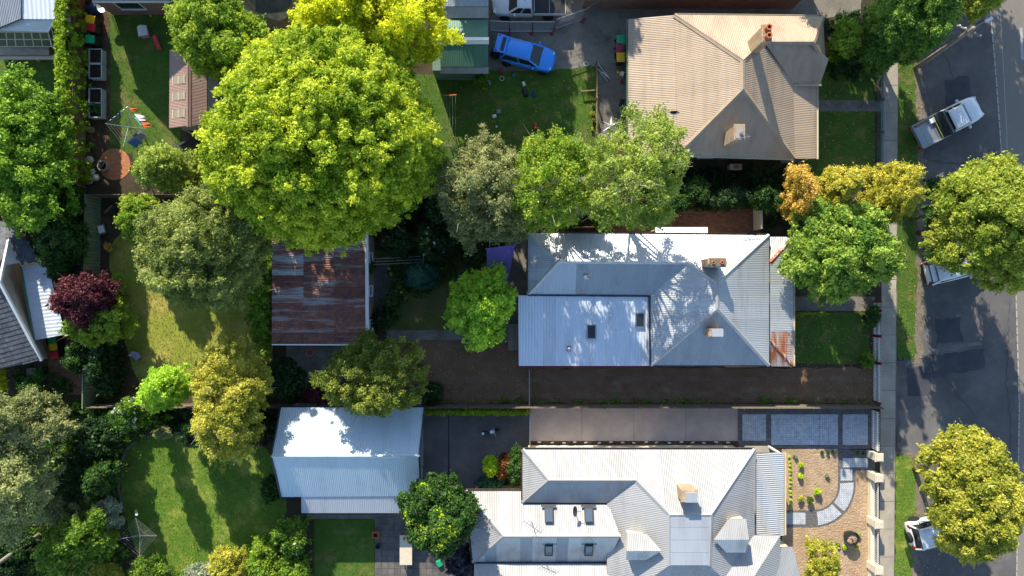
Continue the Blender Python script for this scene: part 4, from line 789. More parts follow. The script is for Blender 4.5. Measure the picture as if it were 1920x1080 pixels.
def plant(name, cat, label, box, zc, rz, mat, leaf=.12, clump=.6, dens=1., shape='dome', trunk='bark', group=None, gap=.0, flowers=None, seed=None, in_=0.3, lean=(0, 0), fill=1., fclumps=None, world=None, wb=.9):
    """tree or shrub: box = crown's outline in the photograph, zc/rz = mid height and half height of the crown"""
    x0, y0, x1, y1 = box; rng = np.random.default_rng(seed if seed is not None else abs(hash_(label)) % 99991)
    sh = .05 if (x1-x0) > 400 else .015 if (x1-x0) > 60 else 0.; ex, ey = (x1-x0)*sh, (y1-y0)*sh
    cX, rx = fit1(x0-960+ex, x1-960-ex, zc, rz*.9); cY, ry = fit1(540-y1+ey, 540-y0-ey, zc, rz*.9); c = Vector((cX, cY, zc))
    if world: c = Vector((world[0], world[1], zc)); rx = ry = world[2]
    base = Vector((c.x+lean[0], c.y+lean[1], 0)); t = thing(name, label, cat, base, 0, group)
    clump = min(clump*.72, min(rx, ry)*.45); leaf = leaf*.58; rx_, ry_, rz_ = max(rx-clump*.7, .05), max(ry-clump*.7, .05), max(rz-clump*.6, .05)
    area = 2*math.pi*rx_*ry_+math.pi*(rx_+ry_)*rz_; n = max(4, int(dens*.55*area/(clump*clump*1.1)))
    u = rng.normal(size=(n, 3)); u /= np.linalg.norm(u, axis=1)[:, None]; low = u[:, 2] < -.35; u[low, 2] *= -1
    ph = rng.uniform(0, 6.28, 6); az = np.arctan2(u[:, 1], u[:, 0]); wob = 1+wb*(.10*np.sin(2*az+ph[0])+.08*np.sin(3*az+ph[1]+2*u[:, 2])+.07*np.sin(5*az+ph[2]))
    rad = np.where(rng.random(n) < in_, rng.uniform(.35, .8, n), rng.uniform(.8, 1.07, n))*wob
    if shape == 'cone':
        h = rng.uniform(0, 1, n)**1.5; rr = (1-h)**.8*rng.uniform(.6, 1.05, n); an = rng.uniform(0, 6.283, n); C = np.stack([np.cos(an)*rr*rx_, np.sin(an)*rr*ry_, -rz_+h*2*rz_], 1)
    elif shape == 'box':
        q = rng.uniform(-1, 1, size=(n, 3)); f = rng.integers(0, 3, n); q[np.arange(n), f] = np.sign(q[np.arange(n), f]); q[:, 2] = np.where((f == 2), 1, q[:, 2]); C = q*np.array([rx_, ry_, rz_])
    else:
        C = u*rad[:, None]*np.array([rx_, ry_, rz_])
    C += np.array([c.x-base.x, c.y-base.y, zc]); C[:, 2] = np.maximum(C[:, 2], clump*.5)
    Rr = clump*rng.uniform(.55, 1.3, len(C))
    if shape == 'dome' and rx > .8:
        m_ = rng.choice(len(C), max(3, len(C)//9), replace=False); cc_ = np.array([c.x-base.x, c.y-base.y, zc]); X_ = cc_+(C[m_]-cc_)*rng.uniform(1.06, 1.2, len(m_))[:, None]; X_[:, 2] = np.maximum(X_[:, 2], .2)
        C = np.concatenate([C, X_]); Rr = np.concatenate([Rr, clump*rng.uniform(.3, .6, len(m_))])
    if gap: k_ = rng.random(len(C)) > gap; C, Rr = C[k_], Rr[k_]
    nl = int(np.sum(4*math.pi*Rr**2)*1.25/(leaf*leaf*1.1)*.62*dens**.3*fill)
    V, tint = leaves(C, Rr, nl, leaf, rng); V[:, :, 2] = np.maximum(V[:, :, 2], .02)
    fastmesh('crown', V, 4, M[mat], tint, t)
    if flowers:
        fm, fn, fs = flowers; top = C[np.argsort(-C[:, 2]-.0)[:max(3, int(len(C)*.6))]]; top = top if not fclumps else top[rng.choice(len(top)//2, fclumps, replace=False)]; V, tint = leaves(top, np.full(len(top), clump*1.12), fn, fs, rng, 1.); fastmesh('blossom', V, 4, M[fm], tint, t)
    if trunk:
        b = MB(); tr = max(.03, min(.4, .017*(zc+rz))); ht = max(zc-rz*.35, .15); k = Vector((c.x-base.x, c.y-base.y, 0))
        b.tube([(0, 0, -.05), Vector((rng.normal()*.1*tr, 0, ht*.35))+k*.2, Vector((rng.normal()*tr, rng.normal()*tr, ht*.75))+k*.7, Vector((0, 0, ht))+k], [tr*1.25, tr, tr*.8, tr*.5], 8)
        for i in rng.choice(len(C), min(len(C), 14 if rx > 2 else 7), replace=False):
            e = Vector(C[i]); st = Vector((0, 0, ht*rng.uniform(.5, .95)))+k*.8; m_ = st.lerp(e, .5)+Vector((0, 0, .12*(e-st).length)); b.tube([st, m_, e], [tr*.42, tr*.24, tr*.07], 5)
        if rx > 1.5:
            tw = MB()
            for i in rng.choice(len(C), min(len(C), 60), replace=False):
                d_ = Vector((C[i][0]-k.x, C[i][1]-k.y, (C[i][2]-zc)*1.2)).normalized()+Vector(rng.normal(size=3)*.35); L_ = rng.uniform(.3, .85); p_ = Vector(C[i]); tw.tube([p_, p_+d_*L_*.5, p_+d_*L_+Vector((0, 0, .1))], [.022, .014, .006], 4)
            tw.build('twigs', M[trunk], t)['kind'] = 'stuff'
        b.build('trunk', M[trunk], t, smooth=True)
    return t
def hash_(s):
    v = 7
    for ch in s: v = (v*131+ord(ch)) % 1000003
    return v
T = plant
# --- big trees
T('elm_tree', 'tree', 'huge round bright green elm, the largest crown in view', (374, 34, 832, 484), 7.6, 6.0, 'elm', .12, .52, 1.3, in_=.15, fill=.9, wb=.25)
T('golden_tree', 'tree', 'golden yellow leaved tree behind the huge elm at the top edge', (552, -80, 838, 155), 6.2, 4.2, 'gold', .13, .7, 1.1)
T('maple_tree', 'tree', 'fresh green round tree left of the huge elm beside the brown garden shed', (318, -20, 512, 162), 5.5, 3.6, 'fresh', .13, .6, 1.1)
T('broadleaf_tree', 'tree', 'large mid green tree at the left edge below the sunroom', (-60, 138, 158, 440), 4.0, 3., 'leftgreen', .13, .6, 1.)
T('ash_tree', 'tree', 'loose grey-green tree with visible twigs above the back lawn', (258, 340, 520, 584), 5.6, 3.8, 'ashgreen', .1, .55, .9, trunk='bark_pale', gap=.12)
T('wattle_tree', 'tree', 'grey-green feathery tree right of the huge elm', (828, 248, 1002, 476), 5.4, 3.6, 'grey', .09, .5, 1.0, trunk='bark_pale', gap=.15, fill=.7)
T('birch_tree', 'tree', 'bright green weeping birch beside the grey-green feathery tree', (952, 238, 1122, 444), 7.0, 3.2, 'fresh', .1, .5, .9, trunk='bark_pale', gap=.32, in_=.05, fill=.5)
T('birch_tree', 'tree', 'pale lime weeping birch overhanging the beige roof corner', (1080, 214, 1294, 442), 8.2, 3.6, 'birch', .1, .55, .9, trunk='bark_pale', gap=.34, in_=.05, fill=.48)
T('silver_shrub', 'shrub', 'grey weeping shrub between the two birches', (1040, 335, 1120, 412), 3.4, 2.2, 'silver', .09, .4)
T('magnolia_tree', 'tree', 'glossy dark round tree in front of the verandah', (1466, 368, 1676, 572), 4.6, 3.3, 'glossy', .13, .55, 1.2)
T('street_tree', 'street tree', 'lime green street tree shading the white hatchback', (1738, 292, 1960, 552), 6.0, 3.6, 'streetlime', .11, .55, 1.25, lean=(-.6, 0))
T('street_tree', 'street tree', 'dark green lower branchy tree beside the lime street tree', (1722, 335, 1800, 470), 3.2, 2.2, 'dark', .11, .5)
T('street_tree', 'street tree', 'yellow crowned street tree shading the white four-wheel drive', (1708, 798, 1920, 1050), 5.6, 3.6, 'streetgold', .11, .5, 1.4, wb=.45, fill=1.1)
def upright(nm, cat, label, gx, gy, r, h, mat, **kw):
    """columnar tree standing at ground position gx,gy of the photograph"""
    g = W(gx, gy); zc = h*.52; q = FOC/(CAMH-zc); T(nm, cat, label, (0, 0, 90, 90), zc, h*.5, mat, .085, .42, 1.2, world=(g.x, g.y, r), wb=.4, **kw)
for lb, gx, gy, r, h in (('tall cypress column nearest the footpath', 1640, 118, 1.3, 8.4), ('cypress column standing left of the footpath cypress', 1610, 112, 1.25, 7.4), ('tallest cypress column at top right beside the power pole', 1640, 86, 1.35, 9.2), ('cypress column behind the bright rounded shrub', 1604, 76, 1.3, 8.0), ('cypress column cut by the top edge of the view', 1628, 48, 1.35, 9.0), ('shorter cypress at the lawn side of the clump', 1600, 136, 1.1, 4.6)): upright('cypress_tree', 'conifer', lb, gx, gy, r, h, 'conifer')
T('street_tree', 'street tree', 'yellow-green street tree cut by the top edge over the road', (1755, -90, 1900, 50), 6., 3., 'streetlime', .11, .5)
T('olive_tree', 'tree', 'olive yellow tree at the lower edge of the back lawn', (355, 628, 512, 860), 4.4, 3.0, 'olive', .1, .5, 1.0, trunk='bark_pale')
T('fruit_tree', 'tree', 'yellow-tipped green tree growing before the rusty shed', (608, 618, 802, 792), 4.2, 3.0, 'looseolive', .1, .45, .9, gap=.25, in_=.15, fill=.7)
T('fig_tree', 'tree', 'lumpy lime green tree beside the purple shade sail', (836, 492, 970, 652), 2.8, 2.1, 'applegreen', .14, .45, .85)
T('liquidambar_tree', 'tree', 'dark green tree with yellow young leaves over the patio table', (750, 880, 892, 1036), 4.2, 2.9, 'dark', .13, .5, 1.1, flowers=('limeplant', 2600, .06), fclumps=22)
T('plum_tree', 'tree', 'burgundy leaved plum tree on the left boundary', (98, 505, 226, 610), 3.4, 2.0, 'plum', .11, .45, 1.1)
T('lime_shrub', 'shrub', 'fresh lime green shrub below the burgundy plum', (112, 560, 262, 650), 2.4, 1.7, 'fresh', .12, .4, .8, gap=.1)
T('evergreen_tree', 'tree', 'dark evergreen tree beside the white patio cover', (68, 365, 172, 525), 2.6, 2.2, 'dark', .12, .55, 1.1)
T('gum_tree', 'tree', 'large silvery grey-green gum tree in the lower left corner', (-40, 818, 132, 1010), 5.4, 3.6, 'gum', .1, .6, 1.0, trunk='bark_pale', gap=.1, fill=.8)
T('gum_tree', 'tree', 'mixed grey-green tree with dead twigs above the silvery gum', (-50, 735, 150, 860), 4.4, 3., 'grey', .1, .55, 1., trunk='bark_pale')
T('small_tree', 'tree', 'bright green broadleaf tree at the lower left above the timber pole', (70, 955, 218, 1085), 3.6, 2.6, 'mid', .13, .5, 1.0)
# --- shrubs, left to right
S = lambda label, box, zc, rz, mat, leaf=.1, clump=.35, dens=1., **k: plant('shrub', 'shrub', label, box, zc, rz, mat, leaf, clump, dens, **k)
plant('hedge', 'hedge', 'long bright green hedge beside the sunroom house', (120, -30, 157, 335), 1.7, 1.6, 'hedge', .11, .4, 1.2, shape='box', trunk=None)
plant('hedge', 'hedge', 'low clipped green hedge along the asphalt court', (796, 766, 992, 777), .6, .55, 'hedge', .08, .2, 1.2, shape='box', trunk=None)
S('yellow-green shrub above the back fence under the elm', (250, 272, 380, 356), 3.8, 2.6, 'birch', .1, .4, 1., fill=.8)
S('bright lime shrub at the top left of the back lawn', (224, 356, 318, 466), 2.6, 2.0, 'fresh')
S('olive green shrub spilling over the fence near the elm trunk', (330, 300, 400, 365), 2.6, 1.8, 'olive')
S('bright apple green shrub at the foot of the olive tree', (262, 680, 376, 768), 3.8, 3.0, 'applegreen', .11)
S('dark shrub between the olive tree and the concrete apron', (498, 668, 582, 756), 1.6, 1.4, 'deep')
S('plum-dark low shrub by the south fence', (560, 715, 625, 760), 1., .9, 'plum', .08, .3)
S('dark green climber mass left of the rusty shed', (470, 470, 522, 650), 1.9, 1.7, 'mid', .12, .45)
S('rounded green shrub against the shed window', (682, 486, 706, 516), 1.2, 1.0, 'dark')
plant('agave', 'plant', 'spiky dark green palm-like plant by the shed door', (694, 580, 732, 622), .8, .7, 'deep', .2, .3, .8, trunk=None)
plant('spruce_tree', 'conifer', 'small blue-green conifer between shed and house', (750, 478, 828, 552), 2., 2., 'teal', .09, .4, 1.1, shape='cone')
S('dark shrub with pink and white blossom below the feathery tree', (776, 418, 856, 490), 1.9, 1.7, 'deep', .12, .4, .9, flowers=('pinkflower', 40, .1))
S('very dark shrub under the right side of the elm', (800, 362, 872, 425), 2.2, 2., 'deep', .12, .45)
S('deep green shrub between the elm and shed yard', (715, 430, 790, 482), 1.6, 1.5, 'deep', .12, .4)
S('dark green shrub at the driveway end', (785, 712, 832, 758), .9, .8, 'deep')
S('white blossom viburnum near the lower left lawn', (216, 736, 294, 810), 3.2, 2.6, 'mid', .1, .35, 1., flowers=('whiteflower', 240, .1))
S('small pale shrub at the lawn edging', (290, 798, 328, 822), .8, .7, 'grey')
S('dusky shrub group left of the curved edging', (168, 858, 236, 925), 2.6, 2.3, 'dark')
S('dark olive shrub under the white blossom', (140, 775, 232, 870), 1.7, 1.6, 'deep', .12, .45)
S('amber tipped shrub near the brick drive', (30, 730, 85, 790), 3.2, 2., 'olive', .1, .4)
S('green leafy shrub beside the brick drive', (42, 695, 100, 748), 1.3, 1.1, 'dark')
S('round yellow shrub at the left edge', (-20, 690, 20, 735), 1., .9, 'gold')
S('silver-leaved shrub beside the empty rotary clothesline', (160, 932, 236, 1004), 1.8, 1.5, 'silver')
S('lime shrub next to the silver-leaved shrub', (168, 990, 228, 1050), 1.6, 1.4, 'fresh')
S('pale olive shrub at the bottom left edge', (165, 1050, 240, 1100), 1.6, 1.3, 'olive')
S('leafy green shrub at the bottom beside the clothesline', (240, 1038, 330, 1100), 1.5, 1.3, 'mid')
S('blue-grey shrub at the bottom of the lawn', (345, 1050, 412, 1100), 1.3, 1.1, 'silver')
S('yellow-green rounded shrub at the bottom of the lawn', (390, 1018, 475, 1095), 1.7, 1.5, 'olive')
S('bright green shrub right of the yellow-green rounded shrub', (462, 1000, 535, 1095), 1.7, 1.4, 'fresh')
S('white flowering shrub by the garage lean-to', (508, 962, 582, 1040), 1.8, 1.5, 'mid', .1, .35, 1., flowers=('whiteflower', 60, .09))
S('leafy shrub below the white flowering shrub', (520, 1030, 585, 1100), 1.6, 1.4, 'mid')
S('low green shrub at the garage corner', (490, 890, 530, 950), 1., .9, 'dark')
S('grey-green undergrowth shrub in the lower left', (60, 900, 180, 985), 2.2, 1.8, 'grey')
S('dark shrub beneath the silvery gum', (110, 850, 185, 945), 2., 1.8, 'deep', .12, .45)
S('dark green shrub at the extreme lower left', (-30, 985, 80, 1090), 2.2, 1.9, 'deep', .12, .45)
S('dark evergreen shrub along the left fence', (165, 640, 225, 745), 1.9, 1.7, 'deep', .12, .45)
S('broad dark shrub below the lime shrub', (120, 640, 175, 700), 1.7, 1.5, 'dark')
S('dark shrub behind the olive tree beyond the fence', (340, 768, 425, 832), 3.2, 2.8, 'deep')
S('fine leaved green climber beside the lime boundary shrub', (205, 510, 240, 600), 1.2, 1., 'fresh', .09, .25, .7)
S('shaded shrub between hedge and left tree', (100, 200, 130, 320), 1.6, 1.4, 'mid')
S('dark undergrowth at the left tree foot', (60, 330, 158, 400), 2.2, 2., 'dark', .12, .45)
S('rounded yellow-green shrub on the court corner', (903, 855, 940, 893), 1.1, .9, 'limeplant', .09, .3)
S('russet leaved shrub on the court corner', (930, 850, 962, 895), 1.0, .9, 'rustshrub', .09, .3)
S('tall green shrub against the villa wall', (950, 832, 984, 915), 1.4, 1.2, 'dark', .09, .3)
S('blue-grey low shrub in the court corner bed', (888, 890, 948, 918), .7, .6, 'teal', .08, .25)
plant('cordyline', 'plant', 'purple-black spiky cordyline clump beside the villa', (832, 1010, 892, 1090), 1.6, 1.3, 'bronze', .24, .45, .9, trunk=None)
S('bright green rounded shrub beside the beige roof', (1545, 42, 1612, 126), 2.3, 1.9, 'fresh', .11, .4, 1.1)
S('dark shrub below the bright rounded shrub', (1552, 105, 1640, 150), 1.6, 1.4, 'deep', .12, .4)
plant('golden_conifer', 'conifer', 'orange-gold feathery conifer beside the brick house corner', (1452, 306, 1520, 415), 3.6, 3.2, 'amber', .1, .4, .9, gap=.06)
plant('golden_conifer', 'conifer', 'bright gold conifer left of the footpath conifer', (1516, 312, 1604, 392), 3.9, 3.5, 'goldconifer', .09, .35, 1.1)
plant('golden_conifer', 'conifer', 'gold conifer overhanging the footpath', (1606, 304, 1704, 424), 4.4, 3.9, 'goldconifer', .09, .4, 1.1)
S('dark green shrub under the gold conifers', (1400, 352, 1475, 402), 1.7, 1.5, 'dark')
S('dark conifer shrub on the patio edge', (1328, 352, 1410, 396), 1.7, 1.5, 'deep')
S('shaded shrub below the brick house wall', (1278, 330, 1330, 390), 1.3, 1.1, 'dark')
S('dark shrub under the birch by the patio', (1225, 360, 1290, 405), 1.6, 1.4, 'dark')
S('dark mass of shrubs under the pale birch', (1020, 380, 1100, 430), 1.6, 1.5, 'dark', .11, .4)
S('green climber by the picket fence top', (1618, 572, 1650, 615), .8, .7, 'dark', .09, .25)
S('leafy corner plant on the front lawn edge', (1612, 660, 1640, 690), .6, .5, 'mid', .09, .22)
S('small potted palm beside the green shed', (890, 132, 920, 168), .9, .8, 'mid', .13, .25, .8)
S('large olive shrub in the bare front garden', (1500, 1005, 1582, 1100), 1.6, 1.4, 'olive', .09, .35, .8, gap=.1)
S('small orange autumn sapling by the west fence', (193, 452, 212, 472), .5, .4, 'amber', .08, .15, .6)
S('low weeds along the front path edge', (1496, 584, 1560, 592), .2, .16, 'fresh', .06, .12, .6, trunk=None)
# low undergrowth in the beds: a mass of leaves nobody could count
def ground_cover(label, poly, n, mat, h=.35, leaf=.09):
    P = np.array([W(x, y)[:2] for x, y in poly]); lo, hi = P.min(0), P.max(0); Q = RNG.uniform(lo, hi, size=(n*2, 2)); ins = np.zeros(len(Q), bool)
    for i in range(len(P)):
        a, b = P[i], P[(i+1) % len(P)]; c = (a[1] > Q[:, 1]) != (b[1] > Q[:, 1]); ins ^= c & (Q[:, 0] < (b[0]-a[0])*(Q[:, 1]-a[1])/((b[1]-a[1]) or 1e-9)+a[0])
    Q = Q[ins]; k = len(Q); C = np.concatenate([Q, (h*RNG.uniform(.2, 1., k))[:, None]], 1); Rr = RNG.uniform(.12, .38, k); V, ti = leaves(C, Rr, k*26, leaf, RNG); V[:, :, 2] = np.maximum(V[:, :, 2], .015)
    o = fastmesh('ground_cover', V, 4, M[mat], ti); o['kind'] = 'stuff'; o['label'] = label; o['category'] = 'ground cover'
SWP = [(-40, 735), (150, 745), (225, 765), (340, 770), (300, 808), (240, 838), (222, 880), (230, 960), (258, 1050), (300, 1095), (-40, 1095)]
ground_cover('leafy undergrowth filling the lower left garden', SWP, 520, 'dark', .6); ground_cover('paler leafy undergrowth in the lower left garden', SWP, 200, 'mid', .7)
ground_cover('dark tangle between the rusty shed and the house', [(735, 430), (860, 420), (950, 440), (950, 480), (850, 520), (760, 570), (740, 615), (722, 600), (735, 500)], 260, 'dark', .5); ground_cover('weeds along the south edge of the gravel drive', [(800, 749), (1630, 750), (1630, 756), (800, 756)], 60, 'mid', .12, .05)
ground_cover('undergrowth along the west fence', [(188, 620), (228, 640), (240, 690), (225, 755), (188, 755)], 45, 'dark')
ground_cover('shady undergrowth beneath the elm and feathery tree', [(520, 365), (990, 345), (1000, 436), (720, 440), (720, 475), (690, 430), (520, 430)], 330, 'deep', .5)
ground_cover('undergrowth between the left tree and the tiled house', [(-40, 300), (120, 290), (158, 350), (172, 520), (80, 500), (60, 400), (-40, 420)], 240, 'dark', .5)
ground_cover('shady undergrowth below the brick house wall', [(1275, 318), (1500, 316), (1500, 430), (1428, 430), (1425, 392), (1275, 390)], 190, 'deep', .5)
ground_cover('undergrowth between rusty shed and back lawn', [(480, 400), (512, 430), (512, 660), (490, 690), (470, 600)], 70, 'mid', .5)
ground_cover('leafy border at the foot of the south-west lawn', [(330, 1060), (420, 1050), (520, 985), (585, 965), (585, 1095), (330, 1095)], 170, 'mid', .5)
ground_cover('dark border north of the south-west lawn', [(300, 770), (520, 770), (520, 830), (420, 812), (310, 808)], 140, 'deep', .45)
ground_cover('weedy strip beside the brick drive', [(95, 690), (150, 735), (60, 745), (20, 700)], 50, 'dark', .4)
S('green understorey shrub between the feathery tree and the bright birch', (935, 370, 1000, 440), 2.4, 2., 'mid', .1, .4); S('leafy green understorey shrub in front of the pale birch', (1100, 372, 1170, 428), 2., 1.7, 'mid', .1, .4)
ground_cover('thin weeds around the birch trunks', [(970, 345), (1130, 340), (1130, 392), (1000, 425), (985, 400)], 120, 'dark', .4)
ground_cover('ivy and weeds around the cypress clump', [(1545, 45), (1655, 0), (1655, 150), (1560, 140)], 130, 'deep', .4)
# small garden plants (copies)
sp = plant('border_plant', 'plant', 'tiny lime border plant in the row by the villa verandah', (1477, 853, 1483, 859), .11, .11, 'limeplant', (.04), .07, 1., trunk=None, group='lime border plants in a row')
ORD = 'first second third fourth fifth sixth seventh eighth ninth tenth eleventh twelfth thirteenth fourteenth fifteenth sixteenth seventeenth'.split()
sp['label'] = 'tiny lime border plant by the villa verandah, nearest the paved drive'
for i in range(1, 14): p = W(1480+.1*i, 856+i*8.0+random.uniform(-1, 1)); dup(sp, p, random.uniform(0, 6), ORD[i]+' tiny lime border plant from the paved drive, along the villa verandah', scale=random.uniform(.7, 1.25))
for lb, x, y, sc_, mt in (('lime ball shrub nearest the paved drive', 1502, 872, .26, 'limeplant'), ('lime ball shrub second from the paved drive', 1501, 893, .26, 'limeplant'), ('olive rounded plant near the curved path', 1500, 935, .28, 'olive'), ('dark green rounded plant by the curved path', 1519, 937, .32, 'mid'), ('lime rosette plant by the curved path', 1533, 921, .34, 'limeplant'), ('silver tussock at the top of the bare garden', 1491, 855, .2, 'silver'), ('pale small plant beside the path bend', 1551, 892, .18, 'silver'), ('small dark plant on the bed edge', 1541, 848, .16, 'dark'), ('small dark plant second on the bed edge', 1552, 848, .16, 'dark'), ('small dark plant third on the bed edge', 1563, 848, .16, 'dark'), ('little plant left of the black pot', 1571, 1021, .2, 'mid'), ('lime plant below the black pot', 1583, 1027, .22, 'limeplant'), ('lime plant lower right of the black pot', 1604, 1025, .24, 'limeplant'), ('lime plant upper right of the black pot', 1609, 1003, .22, 'fresh'), ('seedling beside the gate pillar', 1608, 849, .16, 'dark'), ('second seedling beside the gate pillar', 1619, 849, .16, 'dark')):
    sc_ *= .8; r = sc_*26; plant('garden_plant', 'plant', lb, (x-r, y-r, x+r, y+r), sc_*.9, sc_, mt, .07, sc_*.5, 1., trunk=None)
# trees standing just north of the photograph's edge: their shade falls across the drives and the road
def far_tree(label, X, Y, r, zc, rz, mat, cat='tree', nm='backyard_tree'):
    T(nm, cat, label, (0, 0, 90, 90), zc, rz, mat, .22, .9, 1., world=(X, Y, r))
far_tree('tall backyard tree beyond the grey shed, shading the lawn', -3.5, 28.5, 3.6, 7, 5, 'mid'); far_tree('tall backyard tree beyond the gravel drive', 2.0, 33, 2.6, 7, 5, 'mid')
far_tree('broad tree behind the beige roofed house garden', 20.0, 25.5, 2.6, 6, 4.5, 'mid'); far_tree('street tree up the road shading the parked ute', 27.5, 31, 3.2, 7, 4.5, 'streetlime', 'street tree', 'street_tree')
far_tree('roadside tree beyond the power pole', 31., 27.5, 2.8, 7, 4., 'streetlime', 'street tree', 'street_tree')
# ================================================================ VEHICLES
def paint(name, c, metal=.2):
    if name in MATS: return MATS[name]
    k = NT(name); n = k.ramp(k.noise(14, 4, .6), .3, .8); k.l(k.mix(n, c, tuple(x*.9 for x in c)), k.b.inputs['Base Color']); k.b.inputs['Roughness'].default_value = .28; k.b.inputs['Metallic'].default_value = metal; k.b.inputs['Coat Weight'].default_value = .6; k.b.inputs['Coat Roughness'].default_value = .08; return k.m
paint('paint_white', rgb('d3d7da'), 0.); paint('paint_blue', rgb('2a90f2'), .05)
flat('light_red', rgb('a31818'), .25); flat('light_clear', rgb('d6d9da'), .15)
def ring(x, w, zb, zt, r=.12, crown=.03):
    return [(x, -w*.96, zb), (x, -w, zb+.22), (x, -w, zt-r), (x, -w+r*.35, zt-r*.3), (x, -w+r, zt), (x, 0, zt+crown), (x, w-r, zt), (x, w-r*.35, zt-r*.3), (x, w, zt-r), (x, w, zb+.22), (x, w*.96, zb)]
def wheel(t, x, y, r=.35, w=.24, z=None):
    z = r if z is None else z
    prof = [(r*.55, -w/2), (r*.92, -w/2), (r, -w*.35), (r, w*.35), (r*.92, w/2), (r*.55, w/2)]
    def rot(b): b.v = [(v[0]+x, v[2]+y, v[1]+z) for v in b.v]; b.f = [f[::-1] for f in b.f]; return b
    o = rot(MB().lathe((0, 0, 0), prof, 20)).build('wheel', M['rubber'], t, smooth=False)
    rot(MB().lathe((0, 0, 0), [(.04, -w*.42), (r*.2, -w*.44), (r*.56, -w*.38), (r*.56, w*.38), (r*.2, w*.44), (.04, w*.42)], 14)).build('rim', M['steel'], o)
def cabin(t, pm_, xb0, xb1, xt0, xt1, wb, wt, zb, zt, roofname='roof', rails=False):
    A = [(xb0, -wb, zb), (xb1, -wb*.96, zb), (xb1, wb*.96, zb), (xb0, wb, zb)]; B = [(xt0, -wt, zt), (xt1, -wt*.97, zt), (xt1, wt*.97, zt), (xt0, wt, zt)]
    vA, vB = [Vector(p) for p in A], [Vector(p) for p in B]
    for nm, i, j in (('side_window', 0, 1), ('windscreen', 1, 2), ('side_window', 2, 3), ('rear_window', 3, 0)):
        MB().add([vA[i], vA[j], vB[j], vB[i]], [(0, 1, 2, 3)]).build(nm, M['glass_dark'], t)
    for a, b in zip(vA, vB): MB().bar(a, b, .1, .1).build('pillar', pm_, t)
    for f in ((.5,) if xt1-xt0 > .9 else ()):
        for i, j in ((0, 1), (3, 2)): MB().bar(vA[i].lerp(vA[j], f), vB[i].lerp(vB[j], f), .09, .05).build('pillar', pm_, t)
    rr = []
    n = 7
    for k in range(n):
        f = k/(n-1); x = xt0-.06+(xt1-xt0+.12)*f; e = .06*math.sin(math.pi*f); w = (wt+.05)*(1-.06*abs(f-.4)); rr.append([(x, -w, zt-.05), (x, -w, zt), (x, -w*.8, zt+.04+e*.5), (x, 0, zt+.06+e), (x, w*.8, zt+.04+e*.5), (x, w, zt), (x, w, zt-.05)])
    o = MB().loft(rr).build(roofname, pm_, t, smooth=True)
    if rails:
        for s in (-1, 1): MB().tube([(xt0+.1, s*wt*.93, zt+.1), ((xt0+xt1)/2, s*wt*.95, zt+.13), (xt1-.25, s*wt*.93, zt+.1)], .022, 6).build('roof_rail', M['steel'], o)
def lights(t, xf, wf, zf, xr, wr, zr):
    for s in (-1, 1):
        if xf: MB().box((xf, s*wf, zf), (.3, .28, .12), -s*.5).build('headlight', M['light_clear'], t, bevel=.02)
        MB().box((xr, s*wr, zr), (.1, .22, .3)).build('tail_light', M['light_red'], t, bevel=.02)
def mirrors(t, x, y, z, pm_):
    for s in (-1, 1): MB().box((x, s*(y+.1), z), (.13, .22, .16), s*.2).bar((x, s*(y-.08), z-.05), (x, s*(y+.04), z-.03), .05).build('door_mirror', pm_, t, bevel=.03)
def body(t, pm_, st, name='body'):
    o = MB().loft([ring(*s) for s in st]).build(name, pm_, t, smooth=True); return o
# blue SUV with raised tailgate
p = W(988, 103, .7); t = thing('parked_car', 'bright blue SUV with its tailgate open on the gravel', 'car', (p.x, p.y, 0), R(-15))
body(t, M['paint_blue'], [(-1.95, .7, .4, .8, .1), (-1.9, .84, .3, .93, .1), (-1.4, .9, .25, 1.0), (-.3, .92, .25, 1.02), (.6, .92, .25, 1.02), (1.0, .91, .25, 1.02), (1.5, .88, .26, .97), (1.85, .8, .28, .9), (2.05, .66, .32, .82), (2.15, .45, .36, .7)])
cabin(t, M['paint_blue'], -1.85, 1.12, -1.55, .28, .84, .64, 1.0, 1.58, rails=True)
tg = MB().loft([[(-1.55, -.62, 1.6), (-1.55, .62, 1.6), (-1.55, .62, 1.66), (-1.55, -.62, 1.66)], [(-1.95, -.66, 1.72), (-1.95, .66, 1.72), (-1.95, .66, 1.78), (-1.95, -.66, 1.78)], [(-2.4, -.7, 1.62), (-2.4, .7, 1.62), (-2.4, .7, 1.7), (-2.4, -.7, 1.7)]]).build('tailgate', M['paint_blue'], t, bevel=.02)
MB().box((-1.82, 0, 1.745), (.28, 1.05, .03), ry=R(16)).build('rear_window', M['glass_dark'], tg)
for s in (-1, 1): MB().box((-2.2, s*.58, 1.72), (.14, .16, .04)).build('tail_light', M['light_red'], tg)
MB().box((-1.6, 0, .9), (.5, 1.3, .1)).build('boot_floor', M['black_plastic'], t)
for s in (-1, 1): MB().box((1.82, s*.62, .84), (.34, .2, .1), -s*.45).build('headlight', M['light_clear'], t, bevel=.02)
mirrors(t, .72, .88, 1.08, M['paint_blue']); MB().bar((1.0, -.55, 1.06), (1.05, .1, 1.07), .03).build('wiper', M['black_plastic'], t); MB().box((2.1, 0, .55), (.1, .9, .22)).build('grille', M['black_plastic'], t)
for s in (-1, 1):
    for x in (.15, -.75): MB().box((x, s*.925, .9), (.18, .03, .04)).build('door_handle', M['paint_blue'], t)
for x in (1.35, -1.3):
    for s in (-1, 1): wheel(t, x, s*.84)
t.scale = (.95, .95, .95)
w = W(950, 115, .3); wt_ = thing('loose_wheel', 'loose car wheel lying against the rear of the blue SUV', 'wheel', (w.x, w.y, 0), R(30)); 
